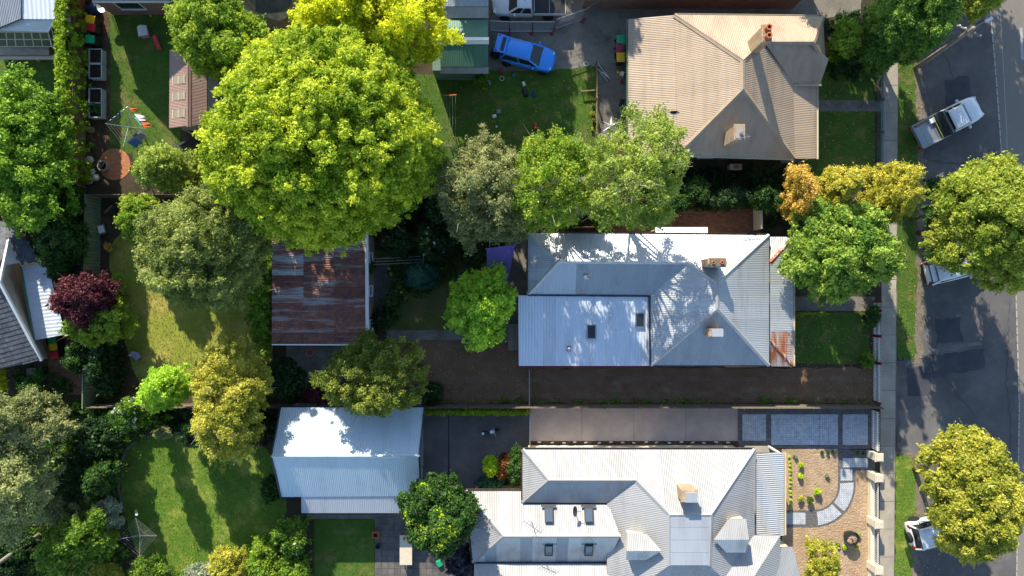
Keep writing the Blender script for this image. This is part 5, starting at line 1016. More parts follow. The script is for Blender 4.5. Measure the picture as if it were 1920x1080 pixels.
o = MB().lathe((0, 0, .0), [(.18, .02), (.31, .0), (.34, .06), (.34, .16), (.31, .22), (.18, .2)], 22).build('tyre', M['rubber'], wt_); MB().lathe((0, 0, .02), [(.05, .02), (.2, .05), (.21, .17), (.05, .14)], 14).build('rim', M['steel'], wt_)
w = W(928, 100, .3); w2 = dup(wt_, (w.x, w.y, 0), R(70), 'loose car wheel on the ground below the raised tailgate')
# utes
def ute(label, px, py, rz, tray='steel', covered=False):
    p = W(px, py, .8); t = thing('utility_truck', label, 'ute', (p.x, p.y, 0), rz)
    body(t, M['paint_white'], [(-.35, .88, .35, 1.05), (0, .9, .35, 1.08), (1.0, .91, .35, 1.08), (1.35, .91, .35, 1.1), (1.9, .88, .38, 1.04), (2.25, .8, .42, .96), (2.45, .62, .46, .86), (2.53, .42, .5, .75)])
    cabin(t, M['paint_white'], -.32, 1.42, -.2, .72, .85, .68, 1.06, 1.7)
    MB().box((-1.3, 0, .6), (2.4, .8, .16)).build('chassis', M['black_plastic'], t)
    fl = MB().box((-1.5, 0, .86), (2.2, 1.78, .08)).build('tray', M['dark_steel'] if covered else M['steel'], t)
    for s in (-1, 1): MB().box((-1.5, s*.9, 1.03), (2.24, .04, .3)).build('tray_side', M['paint_white'] if covered else M['steel'], fl)
    MB().box((-2.62, 0, 1.03), (.04, 1.84, .3)).build('tailboard', M['paint_white'] if covered else M['steel'], fl)
    MB().box((-.42, 0, 1.2), (.05, 1.8, .62)).build('headboard', M['steel'], fl)
    rk = MB()
    if covered:
        MB().box((-1.54, 0, 1.19), (2.12, 1.74, .03)).build('tonneau_cover', M['black_plastic'], t); MB().bar((-1.5, -.87, 1.215), (-1.5, .87, 1.215), .03, .02).build('cover_seam', M['steel'], t)
    else:
        for s in (-1, 1): rk.bar((-.5, s*.86, .9), (-.5, s*.86, 1.75), .05)
        rk.bar((-.5, -.86, 1.75), (-.5, .86, 1.75), .05); rk.bar((-.75, -.86, 1.5), (-.75, .86, 1.5), .04); rk.build('ladder_rack', M['dark_steel'], t)
        MB().box((-.72, 0, 1.08), (.4, 1.6, .34)).build('tool_chest', M['black_plastic'], t, bevel=.02)
        MB().bar((-2.2, -.85, 1.2), (-2.2, .85, 1.2), .03).bar((-1.05, -.85, 1.2), (-1.05, .85, 1.2), .03).build('strap', M['tile_lime'], t)
        MB().box((-1.1, .6, 1.0), (.42, .36, .22)).build('tool_box', M['paint_white'], t); MB().bar((-2.3, .7, .95), (-1.4, .72, 1.0), .12).build('timber_load', M['terracotta'], t)
    lights(t, 2.3, .62, .88, -2.6, .78, .8); mirrors(t, .95, .92, 1.22, M['paint_white']); MB().box((2.5, 0, .6), (.12, 1.3, .3)).build('bumper', M['black_plastic'], t, bevel=.03)
    MB().tube([(.3, .3, 1.77), (.2, .3, 2.05)], .012, 5).build('antenna', M['black_plastic'], t)
    for x in (1.65, -1.45):
        for s in (-1, 1): wheel(t, x, s*.82, .38, .26)
    return t
ute('white tray-back ute with empty silver tray parked on the road edge', 1777, 228, R(27)); ute('white ute with black tray cover behind the temporary fence', 990, 6, R(180), covered=True)
# hatchback under the lime tree
p = W(1790, 500, .7); t = thing('parked_car', 'white hatchback half hidden under the lime street tree', 'car', (p.x, p.y, 0), R(14))
body(t, M['paint_white'], [(-2.15, .6, .4, .8, .1), (-2.05, .8, .3, .95, .1), (-1.6, .88, .25, 1.0), (-.3, .9, .25, 1.0), (.8, .9, .25, 1.0), (1.4, .87, .26, .93), (1.85, .78, .3, .84), (2.1, .55, .34, .74)])
cabin(t, M['paint_white'], -2.0, 1.1, -1.65, .35, .84, .64, .98, 1.48); lights(t, 1.9, .6, .78, -2.06, .7, .86); mirrors(t, .75, .88, 1.02, M['paint_white']); MB().box((-1.95, 0, 1.38), (.35, 1.2, .05), ry=R(8)).build('spoiler', M['paint_white'], t); MB().box((-2.13, 0, .5), (.1, 1.4, .25)).build('bumper', M['black_plastic'], t)
for x in (1.35, -1.35):
    for s in (-1, 1): wheel(t, x, s*.8, .32)
# four-wheel drive with spare wheel
p = W(1763, 992, .9); t = thing('parked_car', 'white four-wheel drive with rear spare wheel under the yellow street tree', 'car', (p.x, p.y, 0), R(14))
body(t, M['paint_white'], [(-2.2, .78, .45, 1.1, .08), (-2.1, .88, .35, 1.15, .1), (-.3, .92, .32, 1.15), (.9, .92, .32, 1.15), (1.6, .9, .33, 1.1), (2.1, .8, .38, 1.0), (2.25, .6, .42, .9)])
cabin(t, M['paint_white'], -2.12, 1.1, -1.85, .4, .86, .7, 1.13, 1.78, rails=True); lights(t, 2.1, .65, .9, -2.17, .74, 1.0); mirrors(t, .8, .92, 1.2, M['paint_white'])
sw = MB().lathe((0, 0, 0), [(.1, -.12), (.34, -.12), (.37, 0), (.34, .12), (.1, .12)], 20); sw.v = [(v[2]-2.34, v[1], v[0]+1.0) for v in sw.v]; sw.build('spare_wheel', M['rubber'], t)
for x in (1.4, -1.4):
    for s in (-1, 1): wheel(t, x, s*.84, .38, .26)
# motorcycle on the court
p = W(920, 807); t = thing('motorcycle', 'small black and white motorcycle standing on the asphalt court', 'motorcycle', (p.x, p.y, 0), R(12))
wheel(t, -.42, 0, .25, .1); wheel(t, .42, 0, .25, .1); MB().tube([(-.4, 0, .3), (-.1, 0, .5), (.25, 0, .55), (.42, 0, .3)], .05, 6).build('frame', M['black_plastic'], t)
MB().box((-.2, 0, .62), (.5, .2, .1)).build('seat', M['black_plastic'], t, bevel=.03); MB().box((.12, 0, .64), (.3, .22, .18)).build('fuel_tank', M['paint_white'], t, bevel=.05); MB().bar((.3, -.3, .82), (.3, .3, .82), .04).bar((.3, 0, .55), (.3, 0, .82), .05).build('handlebar', M['steel'], t); MB().box((-.5, 0, .55), (.25, .16, .05)).build('mudguard', M['paint_white'], t)

# ================================================================ FENCES, POLES
def fence(name, label, a, b, hgt, style, mat, cap=None, bay=2.4):
    A, B = W(*a), W(*b); L = (B-A).length; n = max(1, round(L/bay)); t = thing(name, label, 'fence', A, math.atan2(B.y-A.y, B.x-A.x)); st = L/n
    for i in range(n):
        b_ = MB(); x0, x1 = i*st+.05, (i+1)*st-.05
        if style == 'paling':
            x = x0
            while x < x1: b_.box((x+.05, random.uniform(-.006, .006), hgt/2+random.uniform(-.02, .02)), (.092, .018, hgt)); x += .1
            b_.box(((x0+x1)/2, .035, .45), (x1-x0, .04, .08)).box(((x0+x1)/2, .035, hgt-.35), (x1-x0, .04, .08))
        elif style == 'steel':
            vs = []; k = int((x1-x0)/.055); xs = np.linspace(x0, x1, k+1)
            for j, x in enumerate(xs): y = .02 if (j//2) % 2 else -.02; vs += [(x, y, .05), (x, y, hgt)]
            b_.add(vs, [(2*j, 2*j+2, 2*j+3, 2*j+1) for j in range(k)]); b_.box(((x0+x1)/2, 0, hgt), (x1-x0, .06, .05)).box(((x0+x1)/2, 0, .05), (x1-x0, .06, .05))
        elif style == 'wire':
            for z in np.linspace(.15, hgt, 7): b_.bar((x0, 0, z), (x1, 0, z), .012)
            for x in np.arange(x0, x1, .25): b_.bar((x, 0, .1), (x, 0, hgt), .01)
        b_.build('fence_panel', mat, t)
        MB().box((i*st, 0, hgt/2), (.09, .09, hgt+.06)).build('post', cap or mat, t)
    MB().box((L, 0, hgt/2), (.09, .09, hgt+.06)).build('post', cap or mat, t)
    return t
flat('steel_fence', rgb('7c8a6c'), .5); flat('paling', rgb('6e6355'), .95, vary=.1)
fence('steel_fence', 'olive green steel panel fence down the west side of the back lawn', (189, 372), (184, 756), 1.85, 'steel', M['steel_fence'])
fence('paling_fence', 'timber paling fence along the top of the back lawn', (189, 371), (985, 372), 1.85, 'paling', M['paling'])
fence('paling_fence', 'timber paling fence between the house and the beige roofed house', (990, 380), (1440, 374), 1.6, 'paling', M['paling'])
fence('paling_fence', 'timber paling fence along the south side of the gravel drive', (184, 757), (1632, 758), 1.75, 'paling', M['paling'])
fence('paling_fence', 'timber fence between the hedge and the brick house garden', (160, -20), (161, 352), 1.5, 'paling', M['timber'])
fence('paling_fence', 'low timber fence behind the house beside the brick patio', (1005, 428), (1150, 428), 1.1, 'paling', M['paling'])
fence('wire_fence', 'thin green wire fence before the beige roofed house', (1644, 130), (1643, 312), 1.0, 'wire', M['green_trim'])
fence('wire_fence', 'second thin wire fence beside the footpath', (1651, 130), (1650, 312), .7, 'wire', M['steel'])
# drive gate line
t = thing('side_gate', 'thin steel gate across the gravel drive behind the lean-to', 'gate', W(992, 690), R(-90))
MB().box((1.25, 0, .6), (2.5, .04, .05)).box((1.25, 0, 1.2), (2.5, .04, .05)).build('rail', M['steel'], t)
for i in range(26): MB().bar((i*.1, 0, .05), (i*.1, 0, 1.25), .02).build('bar', M['steel'], t)
t = thing('side_gate', 'slim steel gate at the head of the concrete drive', 'gate', W(993, 768), R(-90)); MB().box((1.4, 0, .6), (2.8, .04, .06)).box((1.4, 0, 1.2), (2.8, .04, .06)).build('rail', M['steel'], t)
for i in range(28): MB().bar((i*.1, 0, .05), (i*.1, 0, 1.25), .02).build('bar', M['steel'], t)
# white picket fence in panels
pk = None
def pickets(label, segs, x, hgt=1.1, rail='white_paint', post='bin_maroon'):
    global pk
    t = thing('picket_fence', label, 'fence', W(x, segs[0][0]), R(-90)); o0 = W(x, segs[0][0]).y
    for y0, y1 in segs:
        a, b = o0-W(x, y0).y, o0-W(x, y1).y
        for z in (.3, .85): MB().box(((a+b)/2, -.03, z), (b-a, .04, .09)).build('rail', M[rail], t)
        for e in (a, b): MB().box((e, 0, hgt*.5), (.11, .11, hgt)).build('post', M[post], t)
        n = int((b-a)/.115)
        for i in range(1, n):
            if pk is None: pk = MB().box((0, 0, .5), (.07, .02, 1.0)).loft([[(-.035, -.01, 1.), (.035, -.01, 1.), (.035, .01, 1.), (-.035, .01, 1.)], [(-.004, -.01, 1.07), (.004, -.01, 1.07), (.004, .01, 1.07), (-.004, .01, 1.07)]]).build('picket', M['white_paint'], t); o = pk
            else: o = pk.copy(); COL.objects.link(o); o.parent = t
            o.location = (a+(b-a)*i/n, .01, 0)
pickets('white picket fence with maroon posts before the front lawn', [(566, 581), (582, 628), (630, 678), (680, 752)], 1637)
pickets('white picket gate at the end of the paved drive', [(766, 842)], 1634, post='dark_steel')
# masonry pillars with iron railing on a low wall
t = thing('pillar_fence', 'cream rendered pillars with iron railing along the bare front garden', 'fence', W(1633, 845)); 
for i, y in enumerate((850, 888, 973, 1057)):
    p = W(1631, y); o = MB().box((p.x, p.y, .6), (.5, .5, 1.2)).build('pillar', M['cream_paint'], t, True); MB().box((p.x, p.y, 1.24), (.6, .6, .1)).box((p.x, p.y, 1.32), (.46, .46, .08)).build('coping', M['stone'], o, True)
for y0, y1 in ((897, 964), (982, 1048), (1066, 1130)):
    a, b = W(1631, y0), W(1631, y1); MB().box((a.x, (a.y+b.y)/2, .2), (.3, a.y-b.y+.3, .4)).build('plinth_wall', M['cream_paint'], t, True); rl = MB()
    for z in (.55, 1.1): rl.bar((a.x, a.y+.2, z), (b.x, b.y-.2, z), .035)
    rl.build('rail', M['white_paint'], t, True)
    n = int((a.y-b.y)/.13)
    for i in range(n): yy = a.y-(i+.5)*(a.y-b.y)/n; MB().bar((a.x, yy, .4), (a.x, yy, 1.22), .022).build('baluster', M['white_paint'], t, True)
# power pole
p, q = W(1716, 128), W(1826, 52, 7.0); t = thing('power_pole', 'tall grey timber power pole leaning over the road edge', 'power pole', p)
q = q-p; MB().tube([(0, 0, -.1), q*.5, q], [.17, .15, .12], 12).build('pole', M['timber_grey'], t, smooth=True)
MB().bar(q*.93+Vector((-.75, .35, 0)), q*.93+Vector((.75, -.35, 0)), .1, .12).build('crossarm', M['timber_grey'], t)
for e in (-.65, -.3, .3, .65): MB().lathe(q*.93+Vector((e, -e*.47, .06)), [(.04, 0), (.06, .05), (.03, .12)], 8).build('insulator', M['white_paint'], t)
MB().tube([q*.97, q*.97+Vector((.4, .25, .25)), q*.97+Vector((.7, .4, .3))], .03, 6).build('lamp_arm', M['steel'], t); MB().box(q*.97+Vector((.85, .48, .3)), (.5, .2, .1), R(28)).build('lamp_head', M['white_paint'], t, bevel=.03)
MB().tube([q*.9, Vector((-2.2, -.5, 5.6))], .012, 5).build('service_cable', M['black_plastic'], t)
p = W(82, 996); t = thing('power_pole', 'weathered timber pole leaning out of the lower left corner', 'power pole', p); q = W(-6, 1058, 5.2)-p; MB().tube([(0, 0, -.1), q*.5, q*1.5], [.15, .14, .11], 10).build('pole', M['timber_grey'], t, smooth=True); MB().box(q*1.45, (1.2, .1, .1), R(-35)).build('crossarm', M['timber_grey'], t)

# ================================================================ YARD THINGS
def bin_(label, px, py, lid, rz=0., grp=None):
    p = W(px, py, 1.05); t = thing('wheelie_bin', label, 'bin', (p.x, p.y, 0), rz)
    MB().box((0, 0, .5), (.44, .52, .96), taper=1.18).build('body', M['bin_body'], t, bevel=.02); l = MB().box((0, .0, 1.02), (.58, .68, .05)).box((0, -.02, 1.055), (.46, .52, .03), taper=.9).build('lid', M[lid], t, bevel=.02)
    MB().bar((-.24, .37, .98), (.24, .37, .98), .04).build('handle', M['bin_body'], t)
    for s in (-1, 1): wheel(t, s*.22, .28, .1, .06)
    return t
bin_('green lidded wheelie bin by the beige roofed house', 1164, 74, 'bin_green', R(3)); bin_('maroon lidded wheelie bin by the beige roofed house', 1162, 90, 'bin_maroon', R(-4)); bin_('yellow lidded wheelie bin by the beige roofed house', 1164, 107, 'bin_yellow', R(2))
bin_('green lidded wheelie bin under the white patio cover edge', 97, 637, 'bin_green', R(10)); bin_('yellow lidded wheelie bin by the buff brick wall', 99, 650, 'bin_yellow', R(8)); bin_('red lidded wheelie bin by the buff brick wall', 101, 664, 'bin_red', R(8))
bin_('yellow lidded wheelie bin by the long hedge', 168, 36, 'bin_yellow', R(80)); bin_('red lidded wheelie bin by the long hedge', 169, 51, 'bin_red', R(80)); bin_('green lidded wheelie bin by the long hedge', 168, 73, 'bin_green', R(85))
# raised beds
flat('bed_white', rgb('b8bcbd'), .5); pm('bed_soil', rgb('2f2820'), rgb('1f1a14'), 3, .95, 20, .8, .8, 18)
for i, (y, lb) in enumerate(((107, 'corrugated raised bed of bare soil nearest the bins'), (135, 'corrugated raised bed of bare soil second from the bins'), (181, 'corrugated raised bed of bare soil third from the bins'), (208, 'corrugated raised bed with herbs growing, last in the row'))):
    p = W(182, y, .4); t = thing('raised_bed', lb, 'raised bed', (p.x, p.y, 0)); b = MB(); 
    for (x0, y0, x1, y1) in ((-.44, -.5, .44, -.5), (.44, -.5, .44, .5), (.44, .5, -.44, .5), (-.44, .5, -.44, -.5)):
        n = 24; nx, ny = (y1-y0), -(x1-x0); L = math.hypot(nx, ny); vs = []
        for k in range(n+1): f = k/n; o = .018*(1 if k % 2 else -1); vs += [(x0+(x1-x0)*f+nx/L*o, y0+(y1-y0)*f+ny/L*o, 0), (x0+(x1-x0)*f+nx/L*o, y0+(y1-y0)*f+ny/L*o, .6)]
        b.add(vs, [(2*k, 2*k+2, 2*k+3, 2*k+1) for k in range(n)])
    b.build('side_wall', M['bed_white'], t); b = MB()
    for (x0, y0, x1, y1) in ((-.47, -.5, .47, -.5), (.44, -.5, .44, .5), (.47, .5, -.47, .5), (-.44, .5, -.44, -.5)): b.bar((x0, y0, .61), (x1, y1, .61), .05, .04)
    b.build('rim', M['bed_white'], t); MB().box((0, 0, .27), (.84, .96, .5)).build('soil_fill', M['bed_soil'], t)
    if i == 3: rr = np.random.default_rng(4); C = np.stack([rr.uniform(-.3, .3, 9), rr.uniform(-.4, .4, 9), np.full(9, .6)], 1); V, ti = leaves(C, np.full(9, .16), 300, .07, rr); fastmesh('herbs', V, 4, M['dark'], ti, t)
# rotary clotheslines
def hoist(label, px, py, rz, arm, h=2.1):
    p = W(px, py, h); t = thing('rotary_clothesline', label, 'clothesline', (p.x, p.y, 0), rz); MB().tube([(0, 0, -.05), (0, 0, h)], .035, 8).build('post', M['steel'], t); A = []
    for k in range(4): a = k*math.pi/2; e = Vector((math.cos(a)*arm, math.sin(a)*arm, h+.28)); A.append(e); MB().tube([(0, 0, h-.05), e], .022, 6).tube([(0, 0, h-.6), e*.45+Vector((0, 0, h*.5))], .014, 5).build('arm', M['steel'], t)
    for j in range(5):
        f = .36+.15*j; w = MB()
        for k in range(4): a, b = [Vector((A[m].x*f, A[m].y*f, h-.05+.33*f+.02)) for m in (k, (k+1) % 4)]; w.tube([a, (a+b)/2+Vector((0, 0, -.04)), b], .0045, 4)
        w.build('line', M['line_white'], t)
    return t, A
t, A = hoist('rotary clothesline hung with washing on the top-left lawn', 240, 238, R(-7), 1.42)
cl = [('white', 'e6e2da'), ('blue', '4b73a8'), ('red', 'c43a44'), ('grey', '8a8f96'), ('aqua', '55a9b5'), ('lilac', '9c8fb5'), ('orange', 'd0643a'), ('navy', '2d3f60')]
for nm, hx in cl: flat('cloth_'+nm, rgb(hx), .95)
def cloth(lb, mat, k, f0, f1, lev, drop, parent=t):
    M_ = parent.matrix_basis; arm = A; a, b = [Vector((A[m].x*lev, A[m].y*lev, 2.1+.33*lev-.04)) for m in (k % 4, (k+1) % 4)]; p, q = a.lerp(b, f0), a.lerp(b, f1); d = (q-p); n_ = Vector((-d.y, d.x, 0)).normalized(); vs = []; N = 8
    for r_ in range(5):
        for c in range(N+1):
            fr = c/N; z = -drop*r_/4; wv = .05*math.sin(fr*9+k+lev*7)*(r_/4+.2)-.5*drop*(r_/4); vs.append(p+d*fr+n_*wv+Vector((0, 0, z)))
    th = [v+n_*.012 for v in vs]; n1 = len(vs)
    fs = [(r_*(N+1)+c, r_*(N+1)+c+1, (r_+1)*(N+1)+c+1, (r_+1)*(N+1)+c) for r_ in range(4) for c in range(N)]
    b_ = MB().add(vs+th, fs+[tuple(i+n1 for i in f)[::-1] for f in fs]); rot = Matrix.Rotation(parent.rotation_euler.z, 3, 'Z'); L = Vector(parent.location)
    b_.v = [tuple(rot @ Vector(v)+L) for v in b_.v]
    tag(b_.build('laundry', M[mat]), lb, 'laundry', 'washing on the rotary clothesline')
for i, (lb, mat, k, f0, f1, lev, dr) in enumerate((('red towel hanging on the lower left clothesline side', 'cloth_red', 2, .15, .6, .6, .75), ('orange cloth on the upper right clothesline side', 'cloth_orange', 0, .06, .3, .97, .5), ('aqua towel on the upper right clothesline side', 'cloth_aqua', 0, .15, .6, .82, .6), ('white shirt on the upper right clothesline side', 'cloth_white', 0, .35, .65, .97, .5), ('orange cloth near the top of the clothesline', 'cloth_orange', 0, .78, .95, .97, .4), ('white cloth at the top left clothesline side', 'cloth_white', 1, .05, .25, .97, .5), ('blue shirt at the upper left clothesline side', 'cloth_blue', 1, .3, .5, .97, .55), ('grey trousers at the upper left clothesline side', 'cloth_grey', 1, .3, .75, .87, .6), ('lilac top at the upper left clothesline side', 'cloth_lilac', 1, .6, .85, .97, .5), ('white cloth at the lower right clothesline side', 'cloth_white', 3, .65, .85, .9, .5), ('blue jeans at the lower right clothesline side', 'cloth_blue', 3, .15, .5, .9, .7), ('navy shirt at the lower right clothesline side', 'cloth_navy', 3, .45, .7, .76, .6), ('grey shirt at the lower right clothesline side', 'cloth_grey', 3, .5, .75, .97, .5))): cloth(lb, mat, k, f0, f1, lev, dr)
t2, A2_ = hoist('empty rotary clothesline at the edge of the south-west lawn', 262, 1005, R(5), 1.35); MB().tube([(-1.3, 1.2, 0), (-.2, 1.45, 1.9)], .09, 8).build('folded_cover', M['cloth_white'], t2)
# fixed lines
t = thing('line_frame', 'fixed wire clothesline with terracotta coloured crossbar right of the elm', 'clothesline', W(848, 192)); MB().tube([(0, 0, 0), (0, 0, 1.8)], .04, 6).build('post', M['steel'], t); MB().bar((-.5, 0, 1.8), (.45, .05, 1.8), .06).build('crossbar', M['terracotta'], t)
for i in range(5): MB().tube([(-.42+i*.2, 0, 1.82), (-.42+i*.2, -1.8, 1.76), (-.42+i*.2, -3.6, 1.82)], .006, 4).build('line', M['line_white'], t)
MB().tube([(0, -3.6, 0), (0, -3.6, 1.8)], .04, 6).bar((-.5, -3.6, 1.8), (.45, -3.6, 1.8), .06).build('end_post', M['steel'], t)
t = thing('line_frame', 'three wire clothesline between the rusty shed and the small conifer', 'clothesline', W(800, 487)); MB().bar((0, 0, 0), (0, 0, 1.8), .08).bar((0, -.3, 1.8), (0, .3, 1.8), .06).build('post', M['timber_grey'], t)
for i in range(3): MB().tube([(0, -.25+i*.22, 1.8), (-1.7, -.33+i*.2, 1.72), (-3.5, -.4+i*.2, 1.8)], .018, 4).build('line', M['line_white'], t)
# fire pit on brick circle
p = W(197, 312); t = thing('fire_pit', 'round concrete fire pit on the brick circle', 'fire pit', p); MB().lathe((0, 0, 0), [(.36, 0), (.38, .35), (.3, .36), (.28, .1)], 24).build('bowl', M['concrete'], t); MB().lathe((0, 0, .1), [(.27, 0), (.2, .06), (.02, .1)], 16).build('ash', M['bed_soil'], t); MB().bar((-.75, .1, .1), (-.1, 0, .42), .05).bar((-.3, -.25, .2), (.2, .2, .4), .06).build('log', M['timber'], t)
for i, (x, y) in enumerate(((167, 300), (172, 322), (166, 338), (180, 333))):
    p = W(x, y, .1); rr = random.Random(i); tag(MB().lathe((p.x, p.y, 0), [(.3, 0), (.34, .12), (.22, .26), (.05, .3)], 7, rr.uniform(.7, 1.1), rr.uniform(.6, 1.)).build('garden_rock', M['stone']), ['pale garden rock nearest the brick circle', 'pale garden rock below the first rock', 'pale garden rock against the hedge end', 'pale garden rock at the shady corner'][i], 'rock')
t = thing('tree_stump', 'cut log stump beside the raised beds', 'stump', W(172, 244)); MB().lathe((0, 0, 0), [(.26, 0), (.22, .35), (.02, .36)], 12).build('stump', M['timber'], t)
# toys top-left
t = thing('play_house', 'pink and white toy play house on the shaded lawn', 'toy', W(274, 64), R(10)); MB().box((0, 0, .25), (.55, .6, .5)).build('wall', M['pink_plastic'], t, bevel=.02); MB().loft([[(-.35, -.3, .48), (.35, -.3, .48), (0, -.3, .75)], [(-.35, .4, .48), (.35, .4, .48), (0, .4, .75)]]).build('roof', M['white_paint'], t)
t = thing('toy_slide', 'red toy slide on the shaded lawn', 'toy', W(299, 84), R(8)); MB().loft([[(-.13, .45, .6), (.13, .45, .6), (.13, .45, .66), (-.13, .45, .66)], [(-.13, 0, .32), (.13, 0, .32), (.13, 0, .38), (-.13, 0, .38)], [(-.15, -.4, .04), (.15, -.4, .04), (.15, -.4, .1), (-.15, -.4, .1)]]).build('chute', M['red_plastic'], t); MB().bar((-.15, .5, 0), (-.15, .45, .7), .05).bar((.15, .5, 0), (.15, .45, .7), .05).build('ladder', M['cloth_navy'], t)
tag(MB().lathe(W(178, 19), [(.5, 0), (.42, .4), (.05, .55)], 14, 1.1, .9).build('covered_heap', M['cloth_navy']), 'dark blue tarpaulin heap by the brick house corner', 'tarpaulin')
t = thing('satellite_dish', 'grey satellite dish standing against the brick house wall', 'satellite dish', W(209, 24)); MB().tube([(0, 0, 0), (0, 0, .9)], .03, 6).build('mast', M['steel'], t); MB().lathe((0, 0, .95), [(.03, 0), (.25, .05), (.42, .16), (.4, .16), (.03, .02)], 18).build('dish', M['steel'], t)
# dark tarp/cubby tent near the garden shed
t = thing('shade_tent', 'dark grey tent canopy beside the garden shed', 'tent', W(357, 300), R(20)); MB().loft([[(-.95, -1.1, .9), (.95, -1.1, .9), (.95, 1.1, .9), (-.95, 1.1, .9)], [(-.08, -.5, 1.8), (.08, -.5, 1.8), (.08, .5, 1.8), (-.08, .5, 1.8)]]).build('canopy', M['dark_steel'], t)
for x in (-.9, .9):
    for y in (-1., 1.): MB().tube([(x, y, 0), (x, y, .9)], .025, 5).build('pole', M['steel'], t)
# barbecue and plank, back lawn corner
t = thing('barbecue', 'old silver barbecue in the shady back corner', 'barbecue', W(197, 431), R(15)); MB().box((0, 0, .4), (.5, .7, .12)).build('tray', M['steel'], t); MB().box((0, 0, .5), (.4, .5, .06)).build('grill', M['white_paint'], t)
for x in (-.2, .2):
    for y in (-.3, .3): MB().bar((x, y, 0), (x, y, .36), .04).build('leg', M['dark_steel'], t)
tag(MB().box(W(203, 392, .08), (.7, .12, .1), R(45)).build('timber_plank', M['timber']), 'timber plank lying in the back corner mulch', 'plank')
t = thing('garden_chair', 'pale blue-grey folded garden chair at the foot of the lawn', 'chair', W(262, 667), R(40)); MB().box((0, 0, .4), (.45, .45, .04)).build('seat', M['cloth_lilac'], t); MB().box((0, .24, .66), (.45, .04, .5), rx=R(-15)).build('backrest', M['cloth_lilac'], t)
for x in (-.2, .2):
    for y in (-.2, .2): MB().bar((x, y, 0), (x, y, .4), .03).build('leg', M['steel'], t)
# basketball ring on the shed
t = thing('basketball_ring', 'red basketball ring on the rusty shed front', 'basketball ring', W(600, 646)); MB().tube([(0.24*math.cos(a), -.35+.24*math.sin(a), 2.5) for a in np.linspace(0, 6.283, 20)], .02, 6).build('hoop', M['red_plastic'], t); MB().bar((0, -.1, 2.5), (0, .12, 2.4), .08).build('bracket', M['red_plastic'], t)
# shade sail
P = [W(912, 466, 3.4), W(966, 458, 3.5), W(952, 530, 3.2), W(914, 508, 3.1)]; t = thing('shade_sail', 'purple shade sail strung beside the rear of the house', 'shade sail', W(940, 495)); N = 8; vs = []
for i in range(N+1):
    for j in range(N+1):
        u, v = i/N, j/N; q = P[0].lerp(P[1], u).lerp(P[3].lerp(P[2], u), v); q = q+(Vector((0, 0, -.25*math.sin(math.pi*u)*math.sin(math.pi*v)))); vs.append(q)
MB().add(vs, [(i*(N+1)+j, (i+1)*(N+1)+j, (i+1)*(N+1)+j+1, i*(N+1)+j+1) for i in range(N) for j in range(N)]).build('canvas', M['purple_cloth'], t, True, smooth=True)
for q in P: MB().tube([(q.x, q.y, 0), (q.x, q.y, q.z+.1)], .04, 6).build('pole', M['steel'], t, True)
t = thing('pergola', 'open timber pergola frame at the rear of the house', 'pergola', W(968, 520))
for y in (456, 553): MB().bar(W(950, y, 2.4), W(990, y, 2.4), .09, .12).build('beam', M['timber_grey'], t, True); q = W(951, y, 2.3); MB().bar((q.x, q.y, 0), (q.x, q.y, 2.35), .1).build('post', M['timber_grey'], t, True)
t = thing('small_deck', 'weathered timber step deck beside the lean-to', 'deck', W(962, 632))
for i in range(8): q = W(954+i*2.4, 632, .3); MB().box((q.x, q.y, .26), (.085, 1.9, .04)).build('plank', M['timber_grey'], t, True)
MB().box(W(962, 632, .1), (.7, 1.8, .22)).build('frame', M['timber'], t, True)
# side wall and patio bits
tag(MB().box(W(1421, 408, .8)+Vector((0, 0, 0)), (.12, 1.7, 1.6)).build('screen_wall', M['cream_paint']), 'short cream screen wall at the end of the brick patio', 'wall')
t = thing('air_conditioner', 'cream air conditioner unit below the brick house wall', 'air conditioner', W(1374, 316)); MB().box((0, 0, .4), (.85, .4, .7)).build('casing', M['cream_trim'], t, bevel=.02); MB().box((0, -.0, .76), (.75, .3, .03)).build('top_grille', M['rust_flash'], t); MB().lathe((.1, -.205, .4), [(.02, 0), (.02, .01)], 6).build('fan_hub', M['dark_steel'], t)
# patio table, pots
t = thing('patio_table', 'long white-topped table on the grey paved patio', 'table', W(764, 1024), 0); MB().box((0, -.0, .74), (.88, 2.12, .05)).build('table_top', M['stone'], t, bevel=.01)
for x in (-.36, .36):
    for y in (-.9, .9): MB().bar((x, y, 0), (x, y, .72), .07).build('leg', M['dark_steel'], t)
tag(MB().lathe(W(758, 1009, .77), [(.06, 0), (.08, .1), (.06, .1), (.05, .03)], 10).build('small_pot', M['terracotta']), 'small terracotta pot standing on the patio table', 'pot')
t = thing('square_planter', 'square terracotta planter at the lawn and patio corner', 'planter', W(706, 1000)); b = MB()
for dx, dy, sx, sy in ((0, .19, .44, .06), (0, -.19, .44, .06), (.19, 0, .06, .32), (-.19, 0, .06, .32)): b.box((dx, dy, .22), (sx, sy, .44))
b.build('wall', M['terracotta'], t); MB().box((0, 0, .18), (.32, .32, .3)).build('soil_fill', M['bed_soil'], t)
t = thing('round_planter', 'round dark pot below the square planter', 'planter', W(710, 1022)); MB().lathe((0, 0, 0), [(.14, 0), (.2, .3), (.16, .3), (.14, .1)], 16).build('pot', M['dark_steel'], t); MB().lathe((0, 0, .2), [(.15, 0), (.02, .05)], 10).build('soil_fill', M['bed_soil'], t)
tag(MB().box(W(824, 1056, .15), (.4, .5, .3), R(30), taper=.85).build('storage_tub', M['bin_green'], bevel=.03), 'green plastic tub near the spiky cordyline', 'tub')
